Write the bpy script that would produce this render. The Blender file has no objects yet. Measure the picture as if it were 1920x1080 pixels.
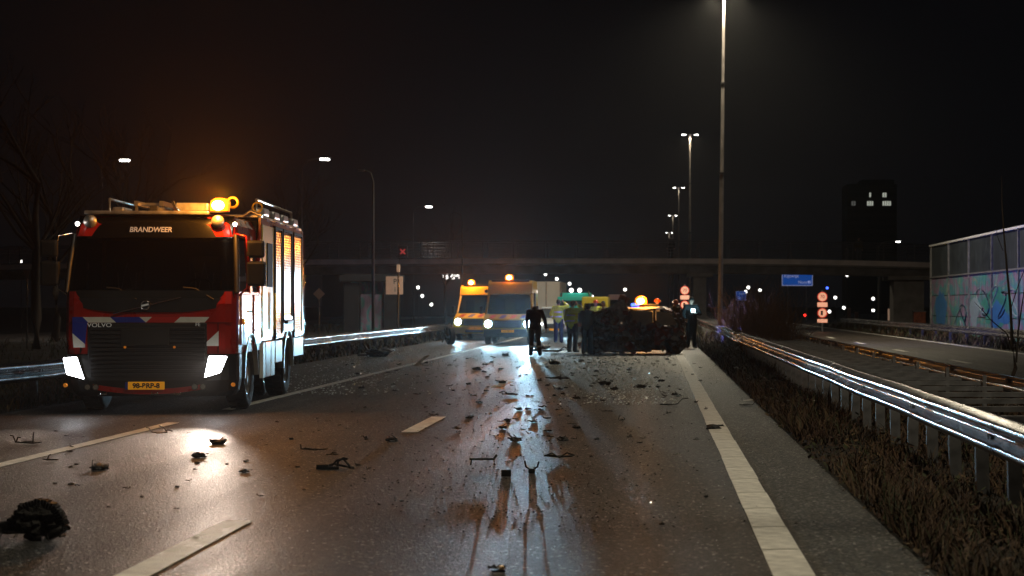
import bpy, bmesh, math, random
import numpy as np
from mathutils import Vector, Matrix, noise
R = math.radians
random.seed(7); np.random.seed(7)
SC = bpy.context.scene
COL = SC.collection

# ------------------------------------------------------------------ camera
EYE = 1.6; FPX = 3263.0                      # eye height, focal length in 1920-wide pixels
cam = bpy.data.cameras.new('camera'); camo = bpy.data.objects.new('camera', cam); COL.objects.link(camo)
camo.location = (0, 0, EYE); camo.rotation_euler = (R(90), 0, 0)
cam.sensor_width = 36; cam.lens = 36*FPX/1920
cam.shift_x = -(1226-960)/1920; cam.shift_y = (572-540)/1920
cam.clip_start = .1; cam.clip_end = 2000
SC.camera = camo
cam.dof.use_dof = True; cam.dof.focus_distance = 25; cam.dof.aperture_fstop = 2.8; cam.dof.aperture_blades = 7

# ------------------------------------------------------------------ night sky
w = bpy.data.worlds.new('World'); SC.world = w; w.use_nodes = True
nt = w.node_tree; nt.nodes.clear()
wo = nt.nodes.new('ShaderNodeOutputWorld'); bg = nt.nodes.new('ShaderNodeBackground')
sky = nt.nodes.new('ShaderNodeTexSky'); sky.sky_type = 'NISHITA'; sky.sun_disc = False
sky.sun_elevation = R(-4); sky.sun_rotation = R(200)
mixc = nt.nodes.new('ShaderNodeMixRGB'); mixc.inputs[0].default_value = .985
mixc.inputs[2].default_value = (.0022, .0022, .0027, 1)      # city night glow
nt.links.new(sky.outputs[0], mixc.inputs[1]); nt.links.new(mixc.outputs[0], bg.inputs[0])
bg.inputs[1].default_value = 1.0
nt.links.new(bg.outputs[0], wo.inputs[0])
SC.view_settings.view_transform = 'Standard'; SC.view_settings.look = 'None'
SC.view_settings.exposure = -.18; SC.view_settings.gamma = 1
SC.view_settings.use_curve_mapping = False
SC.cycles.sample_clamp_indirect = 3
SC.cycles.max_bounces = 6
SC.cycles.volume_bounces = 0
SC.cycles.caustics_reflective = False; SC.cycles.caustics_refractive = False
HAZE = 0.0002

# ------------------------------------------------------------------ helpers
def tag(o, label=None, cat=None, group=None, kind=None):
    if label: o['label'] = label
    if cat: o['category'] = cat
    if group: o['group'] = group
    if kind: o['kind'] = kind
    return o
def empty(name, loc=(0, 0, 0), rz=0, label=None, cat=None, group=None):
    o = bpy.data.objects.new(name, None); COL.objects.link(o)
    o.empty_display_size = .2
    o.location = loc; o.rotation_euler = (0, 0, rz)
    return tag(o, label, cat, group)
def kids(o): return [c for c in bpy.data.objects if c.parent == o]
def copy_tree(o, parent=None):
    c = o.copy(); COL.objects.link(c); c.parent = parent
    for ch in kids(o): copy_tree(ch, c)
    return c

_m = {}
def mat(name, col=(.5, .5, .5), rough=.5, metal=0., emit=None, es=0., var=0., vscale=8., bump=0., bscale=60., trans=0., coat=0., spec=.5, alpha=1.):
    if name in _m: return _m[name]
    m = bpy.data.materials.new(name); m.use_nodes = True; n = m.node_tree; b = n.nodes['Principled BSDF']
    b.inputs['Base Color'].default_value = (*col, 1); b.inputs['Roughness'].default_value = rough
    b.inputs['Metallic'].default_value = metal; b.inputs['Coat Weight'].default_value = coat
    b.inputs['Transmission Weight'].default_value = trans; b.inputs['Specular IOR Level'].default_value = spec
    b.inputs['Alpha'].default_value = alpha
    if emit: b.inputs['Emission Color'].default_value = (*emit, 1); b.inputs['Emission Strength'].default_value = es
    tc = n.nodes.new('ShaderNodeTexCoord')
    if var > 0:
        nz = n.nodes.new('ShaderNodeTexNoise'); nz.inputs['Scale'].default_value = vscale; nz.inputs['Detail'].default_value = 6
        n.links.new(tc.outputs['Object'], nz.inputs['Vector'])
        mr = n.nodes.new('ShaderNodeMapRange'); mr.inputs[1].default_value = .3; mr.inputs[2].default_value = .7
        mr.inputs[3].default_value = 1-var; mr.inputs[4].default_value = 1+var*.6
        n.links.new(nz.outputs[0], mr.inputs[0])
        mx = n.nodes.new('ShaderNodeMixRGB'); mx.blend_type = 'MULTIPLY'; mx.inputs[0].default_value = 1
        mx.inputs[1].default_value = (*col, 1); n.links.new(mr.outputs[0], mx.inputs[2]); n.links.new(mx.outputs[0], b.inputs['Base Color'])
        mr2 = n.nodes.new('ShaderNodeMapRange'); mr2.inputs[1].default_value = .3; mr2.inputs[2].default_value = .7
        mr2.inputs[3].default_value = max(.03, rough*(1-.5*var)); mr2.inputs[4].default_value = min(1, rough*(1+.5*var))
        n.links.new(nz.outputs[0], mr2.inputs[0]); n.links.new(mr2.outputs[0], b.inputs['Roughness'])
    if bump > 0:
        nb = n.nodes.new('ShaderNodeTexNoise'); nb.inputs['Scale'].default_value = bscale; nb.inputs['Detail'].default_value = 4
        n.links.new(tc.outputs['Object'], nb.inputs['Vector'])
        bp = n.nodes.new('ShaderNodeBump'); bp.inputs['Strength'].default_value = bump; bp.inputs['Distance'].default_value = .02
        n.links.new(nb.outputs[0], bp.inputs['Height']); n.links.new(bp.outputs[0], b.inputs['Normal'])
    _m[name] = m
    return m

class MB:
    """collects shapes, then links them as one mesh object"""
    def __init__(s): s.v = []; s.f = []; s.mi = []; s.sm = []
    def add(s, vs, fs, mi=0, smooth=False):
        k = len(s.v); s.v += [tuple(p) for p in vs]
        for f in fs: s.f.append(tuple(i+k for i in f)); s.mi.append(mi); s.sm.append(smooth)
        return s
    def box(s, x0, x1, y0, y1, z0, z1, mi=0, M=None):
        vs = [Vector((x, y, z)) for x in (x0, x1) for y in (y0, y1) for z in (z0, z1)]
        if M: vs = [M @ v for v in vs]
        return s.add(vs, [(0, 1, 3, 2), (4, 6, 7, 5), (0, 4, 5, 1), (2, 3, 7, 6), (0, 2, 6, 4), (1, 5, 7, 3)], mi)
    def bbox(s, x0, x1, y0, y1, z0, z1, b=.01, mi=0, M=None):
        """box with bevelled edges"""
        xs = (x0, x1); ys = (y0, y1); zs = (z0, z1); c = Vector(((x0+x1)/2, (y0+y1)/2, (z0+z1)/2)); bm = bmesh.new()
        bmesh.ops.create_cube(bm, size=1)
        for v in bm.verts: v.co = Vector((c.x+v.co.x*(x1-x0), c.y+v.co.y*(y1-y0), c.z+v.co.z*(z1-z0)))
        bmesh.ops.bevel(bm, geom=bm.edges[:], offset=b, segments=2, profile=.6, affect='EDGES')
        return s.bm(bm, mi, M)
    def bm(s, bm, mi=0, M=None, smooth=False):
        bm.verts.ensure_lookup_table(); bm.verts.index_update()
        vs = [(M @ v.co) if M else v.co.copy() for v in bm.verts]; fs = [[v.index for v in f.verts] for f in bm.faces]
        bm.free(); return s.add(vs, fs, mi, smooth)
    def tube(s, pts, r, n=8, mi=0, cap=True, smooth=True):
        pts = [Vector(p) for p in pts]; rs = r if isinstance(r, (list, tuple)) else [r]*len(pts)
        rings = []; up = Vector((0, 0, 1))
        for i, p in enumerate(pts):
            d = (pts[min(i+1, len(pts)-1)]-pts[max(i-1, 0)]).normalized()
            a = d.cross(up); a = d.cross(Vector((1, 0, 0))) if a.length < .05 else a
            a.normalize(); b = d.cross(a)
            rings.append([p+(a*math.cos(t)+b*math.sin(t))*rs[i] for t in [2*math.pi*k/n for k in range(n)]])
        vs = [v for rg in rings for v in rg]; fs = []
        for i in range(len(pts)-1):
            for k in range(n):
                fs.append((i*n+k, i*n+(k+1) % n, (i+1)*n+(k+1) % n, (i+1)*n+k))
        s.add(vs, fs, mi, smooth)
        if cap:
            s.add(rings[0], [tuple(range(n))[::-1]], mi); s.add(rings[-1], [tuple(range(n))], mi)
        return s
    def disc(s, c, axis, r, h, n=20, mi=0, smooth=True):
        a = Vector(axis).normalized(); c = Vector(c)
        return s.tube([c, c+a*h], [r, r], n, mi, True, smooth)
    def lathe(s, prof, c, axis='z', n=24, mi=0):
        """prof: (r, h) pairs along axis"""
        vs = []; c = Vector(c)
        for r, h in prof:
            for k in range(n):
                t = 2*math.pi*k/n; a, b = r*math.cos(t), r*math.sin(t)
                vs.append(c+Vector({'z': (a, b, h), 'x': (h, a, b), 'y': (a, h, b)}[axis]))
        fs = [(i*n+k, i*n+(k+1) % n, (i+1)*n+(k+1) % n, (i+1)*n+k) for i in range(len(prof)-1) for k in range(n)]
        return s.add(vs, fs, mi, True)
    def poly(s, pts, mi=0): return s.add(pts, [tuple(range(len(pts)))], mi)
    def slab(s, pts, d, mi=0):
        """flat polygon pts thickened by the vector d"""
        pts = [Vector(p) for p in pts]; d = Vector(d); n = len(pts)
        fs = [tuple(range(n))[::-1], tuple(range(n, 2*n))]+[(i, (i+1) % n, n+(i+1) % n, n+i) for i in range(n)]
        return s.add(pts+[p+d for p in pts], fs, mi)
    def sheet(s, P, th=.004, mi=0, smooth=True):
        """grid of points P[i][j], thickened along its normal"""
        a = len(P); b = len(P[0]); top = [Vector(P[i][j]) for i in range(a) for j in range(b)]
        fs = [(i*b+j, i*b+j+1, (i+1)*b+j+1, (i+1)*b+j) for i in range(a-1) for j in range(b-1)]
        nn = (top[b]-top[0]).cross(top[1]-top[0]).normalized() if (top[b]-top[0]).cross(top[1]-top[0]).length > 1e-9 else Vector((0, 0, 1))
        low = [p+nn*th for p in top]; k = len(top)
        f2 = [tuple(i+k for i in f)[::-1] for f in fs]
        rim = [(0, j) for j in range(b)]+[(i, b-1) for i in range(1, a)]+[(a-1, j) for j in range(b-2, -1, -1)]+[(i, 0) for i in range(a-2, 0, -1)]
        idx = [i*b+j for i, j in rim]; f3 = [(idx[q], idx[(q+1) % len(idx)], idx[(q+1) % len(idx)]+k, idx[q]+k) for q in range(len(idx))]
        s.add(top+low, fs+f2, mi, smooth); return s.add(top+low, f3, mi)
    def build(s, name, mats, parent=None, loc=None, rot=None, bevel=0):
        me = bpy.data.meshes.new(name); me.from_pydata([tuple(v) for v in s.v], [], s.f)
        for m in (mats if isinstance(mats, (list, tuple)) else [mats]): me.materials.append(m)
        me.polygons.foreach_set('material_index', s.mi); me.polygons.foreach_set('use_smooth', s.sm)
        bm = bmesh.new(); bm.from_mesh(me); bmesh.ops.recalc_face_normals(bm, faces=bm.faces[:]); bm.to_mesh(me); bm.free()
        me.update()
        o = bpy.data.objects.new(name, me); COL.objects.link(o)
        if parent: o.parent = parent
        if loc: o.location = loc
        if rot: o.rotation_euler = rot
        if bevel:
            bv = o.modifiers.new('bevel', 'BEVEL'); bv.width = bevel; bv.segments = 2; bv.limit_method = 'ANGLE'
        return o

def text(name, s, size, m, parent, loc, rot=(R(90), 0, 0), depth=.004, align='CENTER', shear=0, sx=1, bold=0):
    cu = bpy.data.curves.new(name, 'FONT'); cu.body = s; cu.size = size; cu.extrude = depth; cu.align_x = align; cu.align_y = 'CENTER'; cu.shear = shear
    cu.offset = bold
    tmp = bpy.data.objects.new('tmp', cu); COL.objects.link(tmp)
    dg = bpy.context.evaluated_depsgraph_get(); me = bpy.data.meshes.new_from_object(tmp.evaluated_get(dg))
    bpy.data.objects.remove(tmp); bpy.data.curves.remove(cu)
    me.materials.clear(); me.materials.append(m)
    o = bpy.data.objects.new(name, me); COL.objects.link(o); o.parent = parent; o.location = loc; o.rotation_euler = rot; o.scale = (sx, 1, 1)
    return o

def lamp_spot(parent, loc, aim, watts, col, size, blend=.5, rad=.05, name='light_beam'):
    l = bpy.data.lights.new(name, 'SPOT'); l.energy = watts; l.color = col; l.spot_size = R(size); l.spot_blend = blend; l.shadow_soft_size = rad
    o = bpy.data.objects.new(name, l); COL.objects.link(o); o.parent = parent; o.location = loc
    o.rotation_euler = Vector(aim).to_track_quat('-Z', 'Y').to_euler()
    return o
def lamp_point(parent, loc, watts, col, rad=.08, name='lamp_glow'):
    l = bpy.data.lights.new(name, 'POINT'); l.energy = watts; l.color = col; l.shadow_soft_size = rad
    o = bpy.data.objects.new(name, l); COL.objects.link(o); o.parent = parent; o.location = loc
    return o

# pixel of the 1920x1080 photograph -> metres, at the distance Y it stands at
def PX(x, Y): return (x-1226)*Y/FPX
def PZ(y, Y): return EYE-(y-572)*Y/FPX
def GY(y): return FPX*EYE/(y-572)
AMBER = (1, .34, .035); COOL = (.42, .78, 1.0); WARM = (1, .86, .62)

# ------------------------------------------------------------------ materials
def asphalt(name, base, stone, rough=.42, bump=.5):
    m = bpy.data.materials.new(name); m.use_nodes = True; n = m.node_tree; L = n.links; b = n.nodes['Principled BSDF']
    tc = n.nodes.new('ShaderNodeTexCoord')
    def nz(sc, det=5):
        t = n.nodes.new('ShaderNodeTexNoise'); t.inputs['Scale'].default_value = sc; t.inputs['Detail'].default_value = det
        L.new(tc.outputs['Object'], t.inputs['Vector']); return t
    vo = n.nodes.new('ShaderNodeTexVoronoi'); vo.inputs['Scale'].default_value = 52; L.new(tc.outputs['Object'], vo.inputs['Vector'])
    cell = n.nodes.new('ShaderNodeSeparateColor'); L.new(vo.outputs['Color'], cell.inputs[0])
    rmp = n.nodes.new('ShaderNodeValToRGB'); rmp.color_ramp.elements[0].color = (*[c*.35 for c in base], 1); rmp.color_ramp.elements[0].position = .2
    rmp.color_ramp.elements[1].color = (*stone, 1); rmp.color_ramp.elements[1].position = .98
    e = rmp.color_ramp.elements.new(.62); e.color = (*base, 1)
    e = rmp.color_ramp.elements.new(.94); e.color = (*[c*.8 for c in stone], 1); e = rmp.color_ramp.elements.new(.975); e.color = (.5, .48, .44, 1)  # palest cells are painted glints, imitating sparkling road grains
    L.new(cell.outputs[0], rmp.inputs[0])
    big = nz(.35, 6); mr = n.nodes.new('ShaderNodeMapRange'); mr.inputs[1].default_value = .3; mr.inputs[2].default_value = .7; mr.inputs[3].default_value = .72; mr.inputs[4].default_value = 1.2
    L.new(big.outputs[0], mr.inputs[0])
    mx = n.nodes.new('ShaderNodeMixRGB'); mx.blend_type = 'MULTIPLY'; mx.inputs[0].default_value = 1
    L.new(rmp.outputs[0], mx.inputs[1]); L.new(mr.outputs[0], mx.inputs[2]); L.new(mx.outputs[0], b.inputs['Base Color'])
    # wheel tracks polished along the driving direction, and damp patches
    mp = n.nodes.new('ShaderNodeMapping'); mp.inputs['Scale'].default_value = (1.3, .03, 1); L.new(tc.outputs['Object'], mp.inputs[0])
    tr = n.nodes.new('ShaderNodeTexNoise'); tr.inputs['Scale'].default_value = 1.0; tr.inputs['Detail'].default_value = 3; L.new(mp.outputs[0], tr.inputs['Vector'])
    m2 = n.nodes.new('ShaderNodeMapRange'); m2.inputs[1].default_value = .3; m2.inputs[2].default_value = .7; m2.inputs[3].default_value = rough-.07; m2.inputs[4].default_value = rough+.1
    L.new(tr.outputs[0], m2.inputs[0]); L.new(m2.outputs[0], b.inputs['Roughness'])
    b.inputs['Specular IOR Level'].default_value = .5
    bp = n.nodes.new('ShaderNodeBump'); bp.inputs['Strength'].default_value = bump; bp.inputs['Distance'].default_value = .011
    fine = nz(140, 2); add = n.nodes.new('ShaderNodeMath'); add.operation = 'ADD'
    L.new(vo.outputs['Distance'], add.inputs[0]); L.new(fine.outputs[0], add.inputs[1]); L.new(add.outputs[0], bp.inputs['Height']); L.new(bp.outputs[0], b.inputs['Normal'])
    return m
M_ROAD = asphalt('road_asphalt', (.029, .027, .025), (.11, .10, .095), .48, 1.0)
M_SHOULDER = asphalt('shoulder_asphalt', (.055, .053, .047), (.22, .21, .18), .55, .9)
M_SIDE = asphalt('side_road_asphalt', (.034, .025, .019), (.09, .07, .055), .5, .6)
M_SOIL = mat('soil', (.008, .0065, .0045), .95, var=.5, vscale=1.5, bump=1, bscale=12)
M_MARK = mat('road_paint', (.80, .78, .72), .55, var=.35, vscale=7, bump=.5, bscale=90)
M_GALV = mat('galvanised_steel', (.42, .42, .44), .24, .95, var=.35, vscale=3, bump=.03, bscale=25)
M_GALVD = mat('dull_galvanised_post', (.22, .22, .23), .6, .5, var=.4, vscale=6)
M_RUST = mat('rusty_steel', (.07, .028, .014), .6, .5, var=.5, vscale=5)
M_CONC = mat('concrete', (.27, .25, .24), .85, var=.35, vscale=1.2, bump=.3, bscale=10)
M_RED = mat('red_paint', (.34, .012, .006), .28, coat=.6, var=.1, vscale=2)
M_WHITE = mat('white_paint', (.78, .78, .76), .38, coat=.3, var=.08, vscale=4)
M_REFW = mat('white_reflective_film', (.75, .75, .72), .45, var=.1)
M_BLUE = mat('blue_reflective_film', (.02, .035, .32), .4)
M_REDF = mat('red_reflective_film', (.5, .02, .015), .4)
M_BLK = mat('black_plastic', (.012, .012, .013), .48, var=.3, vscale=9, bump=.1, bscale=120)
M_GREY = mat('dark_grey_panel', (.020, .020, .022), .42, var=.2, vscale=4)
M_DARK = mat('matt_black', (.008, .008, .008), .75)
M_RUB = mat('tyre_rubber', (.014, .014, .015), .8, var=.3, vscale=12, bump=.4, bscale=50)
M_CHR = mat('chrome', (.7, .7, .7), .14, 1.)
M_ALU = mat('brushed_aluminium', (.62, .60, .55), .36, .85, var=.12, vscale=3)
M_RIM = mat('wheel_rim_silver', (.4, .4, .4), .4, .7, var=.3, vscale=9)
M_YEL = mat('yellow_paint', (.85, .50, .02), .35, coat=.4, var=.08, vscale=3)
M_YREF = mat('yellow_reflective_film', (.8, .62, .05), .42, var=.1)
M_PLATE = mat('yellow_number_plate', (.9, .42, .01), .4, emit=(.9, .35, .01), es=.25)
M_PTXT = mat('plate_letter_black', (.01, .01, .01), .5)
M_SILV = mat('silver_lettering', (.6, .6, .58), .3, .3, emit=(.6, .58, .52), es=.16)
M_BURNT = mat('charred_metal', (.20, .125, .075), .62, .35, var=.6, vscale=7, bump=.9, bscale=22)
M_SCORCH = mat('scorched_red_panel', (.34, .09, .035), .5, .2, var=.7, vscale=5, bump=.6, bscale=14)
M_ASHY = mat('grey_ash_coated_metal', (.5, .44, .36), .45, .5, var=.6, vscale=8, bump=.5, bscale=20)
M_DEB = mat('debris_black_plastic', (.016, .015, .015), .45, var=.4, vscale=20, bump=.4, bscale=60)
M_FOIL = mat('crumpled_silver_foil', (.8, .78, .7), .2, 1.)
M_GLASSBIT = mat('broken_glass_grain', (.78, .84, .86), .12, 0, spec=1., emit=None)
M_HEAD = mat('headlamp_lens_lit', (1, 1, 1), .2, emit=(.92, .95, 1), es=22)
M_HEADC = mat('ambulance_headlamp_lens_lit', (1, 1, 1), .2, emit=(.55, .82, 1), es=30)
M_AMBL = mat('amber_beacon_lit', (1, .4, .05), .3, emit=(1, .30, .02), es=5.5)
M_AMBD = mat('amber_lamp_dim', (.8, .25, .02), .3, emit=(1, .33, .03), es=.22)
M_AMBR = mat('amber_beacon_rim', (1, .3, .03), .3, emit=(1, .20, .01), es=2.6)
M_AMBC = mat('amber_beacon_core', (1, .8, .4), .3, emit=(1, .62, .16), es=28)
def beacon(parent, x, y, z, r, h):
    b = MB().lathe([(r*.96, 0), (r, h*.4), (r*.86, h*.8), (r*.45, h*1.02), (.001, h*1.06)], (x, y, z), 'z', 24).build('amber_beacon', M_AMBR, parent)
    c = MB().lathe([(.001, -.02), (r*.42, -.015), (r*.62, .0), (r*.5, .03)], (0, 0, 0), 'y', 20).build('beacon_reflector', M_AMBC, b, (x, y-r*.98, z+h*.42)); c.scale = (1, 1, .8)
    return b
M_BLUEL = mat('blue_beacon_lit', (.05, .1, 1), .3, emit=(.05, .12, 1), es=5)
M_MARKL = mat('small_white_marker_lamp', (1, 1, 1), .3, emit=(1, .92, .85), es=8)
M_LEDW = mat('street_lamp_led', (1, 1, 1), .3, emit=(1, .98, .92), es=14)
M_LEDD = mat('distant_lamp_lens', (1, 1, 1), .3, emit=(1, .97, .9), es=5)
M_SKIN = mat('skin', (.42, .24, .17), .55)
M_HIVIS = mat('high_visibility_yellow_cloth', (.72, .85, .06), .8, var=.15, vscale=10, bump=.3, bscale=30)
M_REFT = mat('silver_reflective_tape', (.85, .85, .82), .4, .2)
M_NAVY = mat('navy_cloth', (.012, .018, .045), .9, var=.3, vscale=12, bump=.4, bscale=25)
M_BCLOTH = mat('black_cloth', (.010, .010, .011), .9, var=.3, vscale=12, bump=.4, bscale=25)
M_GCLOTH = mat('grey_cloth', (.11, .105, .12), .9, var=.3, vscale=12, bump=.4, bscale=25)
M_OLIVE = mat('firefighter_turnout_cloth', (.10, .075, .035), .9, var=.3, vscale=12, bump=.4, bscale=25)
M_HAIR = mat('dark_hair', (.02, .014, .010), .7, bump=.5, bscale=90)
M_HELM = mat('orange_helmet', (.75, .12, .02), .3, coat=.5)
M_GLS = None
def glass(name, tint, rough=.03):
    m = bpy.data.materials.new(name); m.use_nodes = True; n = m.node_tree; n.nodes.clear(); o = n.nodes.new('ShaderNodeOutputMaterial')
    t = n.nodes.new('ShaderNodeBsdfTransparent'); t.inputs[0].default_value = (*tint, 1); g = n.nodes.new('ShaderNodeBsdfGlossy'); g.inputs['Roughness'].default_value = rough
    g.inputs[0].default_value = (.9, .9, .9, 1)
    f = n.nodes.new('ShaderNodeFresnel'); f.inputs[0].default_value = 1.5; mx = n.nodes.new('ShaderNodeMixShader')
    n.links.new(f.outputs[0], mx.inputs[0]); n.links.new(t.outputs[0], mx.inputs[1]); n.links.new(g.outputs[0], mx.inputs[2]); n.links.new(mx.outputs[0], o.inputs[0])
    return m
M_GLS = glass('tinted_windscreen_glass', (.32, .34, .34))

#=STRUCTURE
def flat(name, x0, x1, y0, y1, z, m, parent=None, nx=1, ny=1):
    b = MB(); b.add([(x0+(x1-x0)*i/nx, y0+(y1-y0)*j/ny, z) for i in range(nx+1) for j in range(ny+1)],
                    [(i*(ny+1)+j, (i+1)*(ny+1)+j, (i+1)*(ny+1)+j+1, i*(ny+1)+j+1) for i in range(nx) for j in range(ny)])
    return b.build(name, m, parent)
tag(flat('ground', -600, 600, -40, 1200, -.06, M_SOIL), kind='structure')
tag(flat('motorway', -9.6, .99, -12, 420, 0, M_ROAD), kind='structure')
tag(flat('hard_shoulder', .99, 1.66, -12, 420, .0, M_SHOULDER), kind='structure')
tag(flat('opposite_carriageway', 5.6, 12.4, -12, 420, -.01, M_SIDE), kind='structure')
tag(flat('side_road', -36, -28, -12, 420, -.02, M_SIDE), kind='structure')
def verge(name, x0, x1, y0, y1, amp, m, nx, ny, base=-.02):
    b = MB(); P = []
    for i in range(nx+1):
        for j in range(ny+1):
            x = x0+(x1-x0)*i/nx; y = y0+(y1-y0)*j/ny
            edge = min(1, min(i, nx-i)/2)
            P.append((x, y, base+edge*amp*(.5+noise.noise(Vector((x*.9, y*.5, 3)))+.4*noise.noise(Vector((x*3, y*2, 1))))))
    b.add(P, [(i*(ny+1)+j, (i+1)*(ny+1)+j, (i+1)*(ny+1)+j+1, i*(ny+1)+j+1) for i in range(nx) for j in range(ny)], 0, True)
    return tag(b.build(name, m), kind='structure')
verge('verge', 1.64, 5.62, -4, 200, .05, M_SOIL, 14, 400)
verge('left_verge', -28, -9.58, -4, 220, .10, M_SOIL, 30, 220)
verge('far_verge', 12.38, 40, -4, 420, .05, M_SOIL, 14, 200)

# painted lines: the right edge line is a row of thermoplastic blocks
el = empty('edge_line', (.83, 0, .004)); tag(el, kind='structure')
bk = MB(); bk.box(-.125, .125, .012, 1.138, 0, .004); first = bk.build('marking_block', M_MARK, el, (0, 5.6, 0), bevel=0)
for k in range(1, 58):
    c = first.copy(); COL.objects.link(c); c.parent = el; c.location = (random.uniform(-.004, .004), 5.6+1.15*k, 0); c.scale = (random.uniform(.97, 1.03), 1, 1)
MB().box(-.125, .125, 5.6+1.15*58, 400, 0, .004).build('line_strip', M_MARK, el)
dl = empty('lane_line', (-3.07, 0, .004)); tag(dl, kind='structure')
for k in range(-1, 28):
    y0 = 9.85+12*k; MB().box(-.105, .105, y0, y0+3, 0, .004).build('lane_dash', M_MARK, dl)
ll = empty('left_line', (-6.52, 0, .004)); tag(ll, kind='structure')
for y0, y1 in ((2.6, 11.6), (14.6, 23.6), (26.6, 400)):
    MB().box(-.085, .085, y0, y1, 0, .004).build('line_strip', M_MARK, ll)
sl = empty('side_road_line', (8.7, 0, -.006)); tag(sl, kind='structure')
for k in range(0, 28):
    MB().box(-.09, .09, 12*k, 12*k+3, 0, .004).build('lane_dash', M_MARK, sl)
MB().box(3.4, 3.55, 0, 400, 0, .004).build('line_strip', M_MARK, sl)
MB().box(-2.85, -2.7, 0, 400, 0, .004).build('line_strip', M_MARK, sl)

# ------------------------------------------------------------------ guardrails
WPROF = [(0, .31), (-.018, .308), (-.085, .262), (-.085, .222), (0, .172), (0, .138), (-.085, .088), (-.085, .048), (-.018, .002), (0, 0)]
def _round(P, k=5):
    out = []
    for i in range(len(P)-1):
        p0, p1, p2, p3 = [Vector(P[max(0, min(len(P)-1, i+d))]) for d in (-1, 0, 1, 2)]
        for j in range(k):
            t = j/k; m1 = (p2-p0)*.28; m2 = (p3-p1)*.28
            out.append(tuple(p1*(2*t**3-3*t**2+1)+m1*(t**3-2*t**2+t)+p2*(3*t**2-2*t**3)+m2*(t**3-t**2)))
    return out+[tuple(P[-1])]
WPROF = _round(WPROF)
def guardrail(name, X, y0, y1, ztop, side, label, postdx, mats, post_step=1.33, strut=None, dent=None, group=None, pw=.055):
    """side -1: traffic face looks to -X"""
    root = empty(name, (X, 0, 0), 0, label, 'guardrail', group)
    L = 4.0; n = int((y1-y0)/L)
    for k in range(n):
        ya = y0+k*L; yb = ya+L+.02
        b = MB(); st = 8; P = []
        off = 0.004 if k % 2 else 0
        for i in range(st+1):
            y = ya+(yb-ya)*i/st; dx, dz = dent(y) if dent else (0, 0)
            jx = .012*noise.noise(Vector((y*.4, X, 0))); jz = .015*noise.noise(Vector((y*.3, X, 5)))
            P.append([Vector((-side*(px)+dx+jx-side*off, y, ztop-.31+pz+dz+jz)) for px, pz in WPROF])
        b.sheet(P, .005, 0, True)
        for yy in (ya+.08, ya+.2):          # splice bolts
            dx, dz = dent(yy) if dent else (0, 0)
            for pz in (.075, .155, .235):
                b.disc((side*.06+dx, yy, ztop-.31+pz+dz), (side, 0, 0), .018, .035, 8)
        b.build('beam', mats[0], root)
    pm = MB(); pm.box(-pw, pw, -.03, -.024, -.3, ztop-.02).box(-pw, pw, .024, .03, -.3, ztop-.02).box(-pw, -pw+.006, -.024, .024, -.3, ztop-.02)
    po = None; y = y0+.4
    while y < y1:
        dx, dz = dent(y) if dent else (0, 0)
        if po is None: po = c = pm.build('post', mats[1], root)
        else:
            c = po.copy(); COL.objects.link(c); c.parent = root
        c.location = (postdx+dx, y, 0); c.rotation_euler = (R(random.uniform(-1.5, 1.5)), R(random.uniform(-1.5, 1.5)), 0)
        y += post_step
    if strut:
        so = None; y = y0+.4
        while y < y1:
            if so is None: so = c = MB().box(0, strut, -.035, .035, -.012, .004).box(0, strut, -.035, -.03, -.045, -.012).build('cross_strut', mats[2], root)
            else:
                c = so.copy(); COL.objects.link(c); c.parent = root
            c.location = (.04, y+.02, ztop-.10); c.rotation_euler = (0, 0, R(random.uniform(-2, 2))); y += post_step
    return root
def dent1(y):
    g = math.exp(-((y-57)/2.2)**2); g2 = math.exp(-((y-63)/2.0)**2)
    return (.28*g-.08*g2, -.16*g+.05*g2)
guardrail('guardrail', 2.62, 5.0, 137.0, .76, -1, 'galvanised double guardrail along the right verge, front beam with a dent near the wreck', .16, [M_GALV, M_GALVD, M_GALVD], 1.33, 1.35, dent1)
guardrail('guardrail', 4.22, 5.0, 137.0, .76, 1, 'second guardrail of the median, its dull back turned to the camera, beyond the cross struts', -.16, [M_GALV, M_GALVD, M_GALVD], 2.66, pw=.022)
guardrail('guardrail', -9.98, 12, 88.0, .70, 1, 'guardrail on the left roadside, shining white behind the fire engine', -.12, [M_GALV, M_GALVD, M_GALVD], 2.66)
guardrail('guardrail', 12.9, 12, 120.0, .72, -1, 'guardrail in front of the graffiti covered noise barrier', .12, [M_GALV, M_GALVD, M_GALVD], 4.0)

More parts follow.
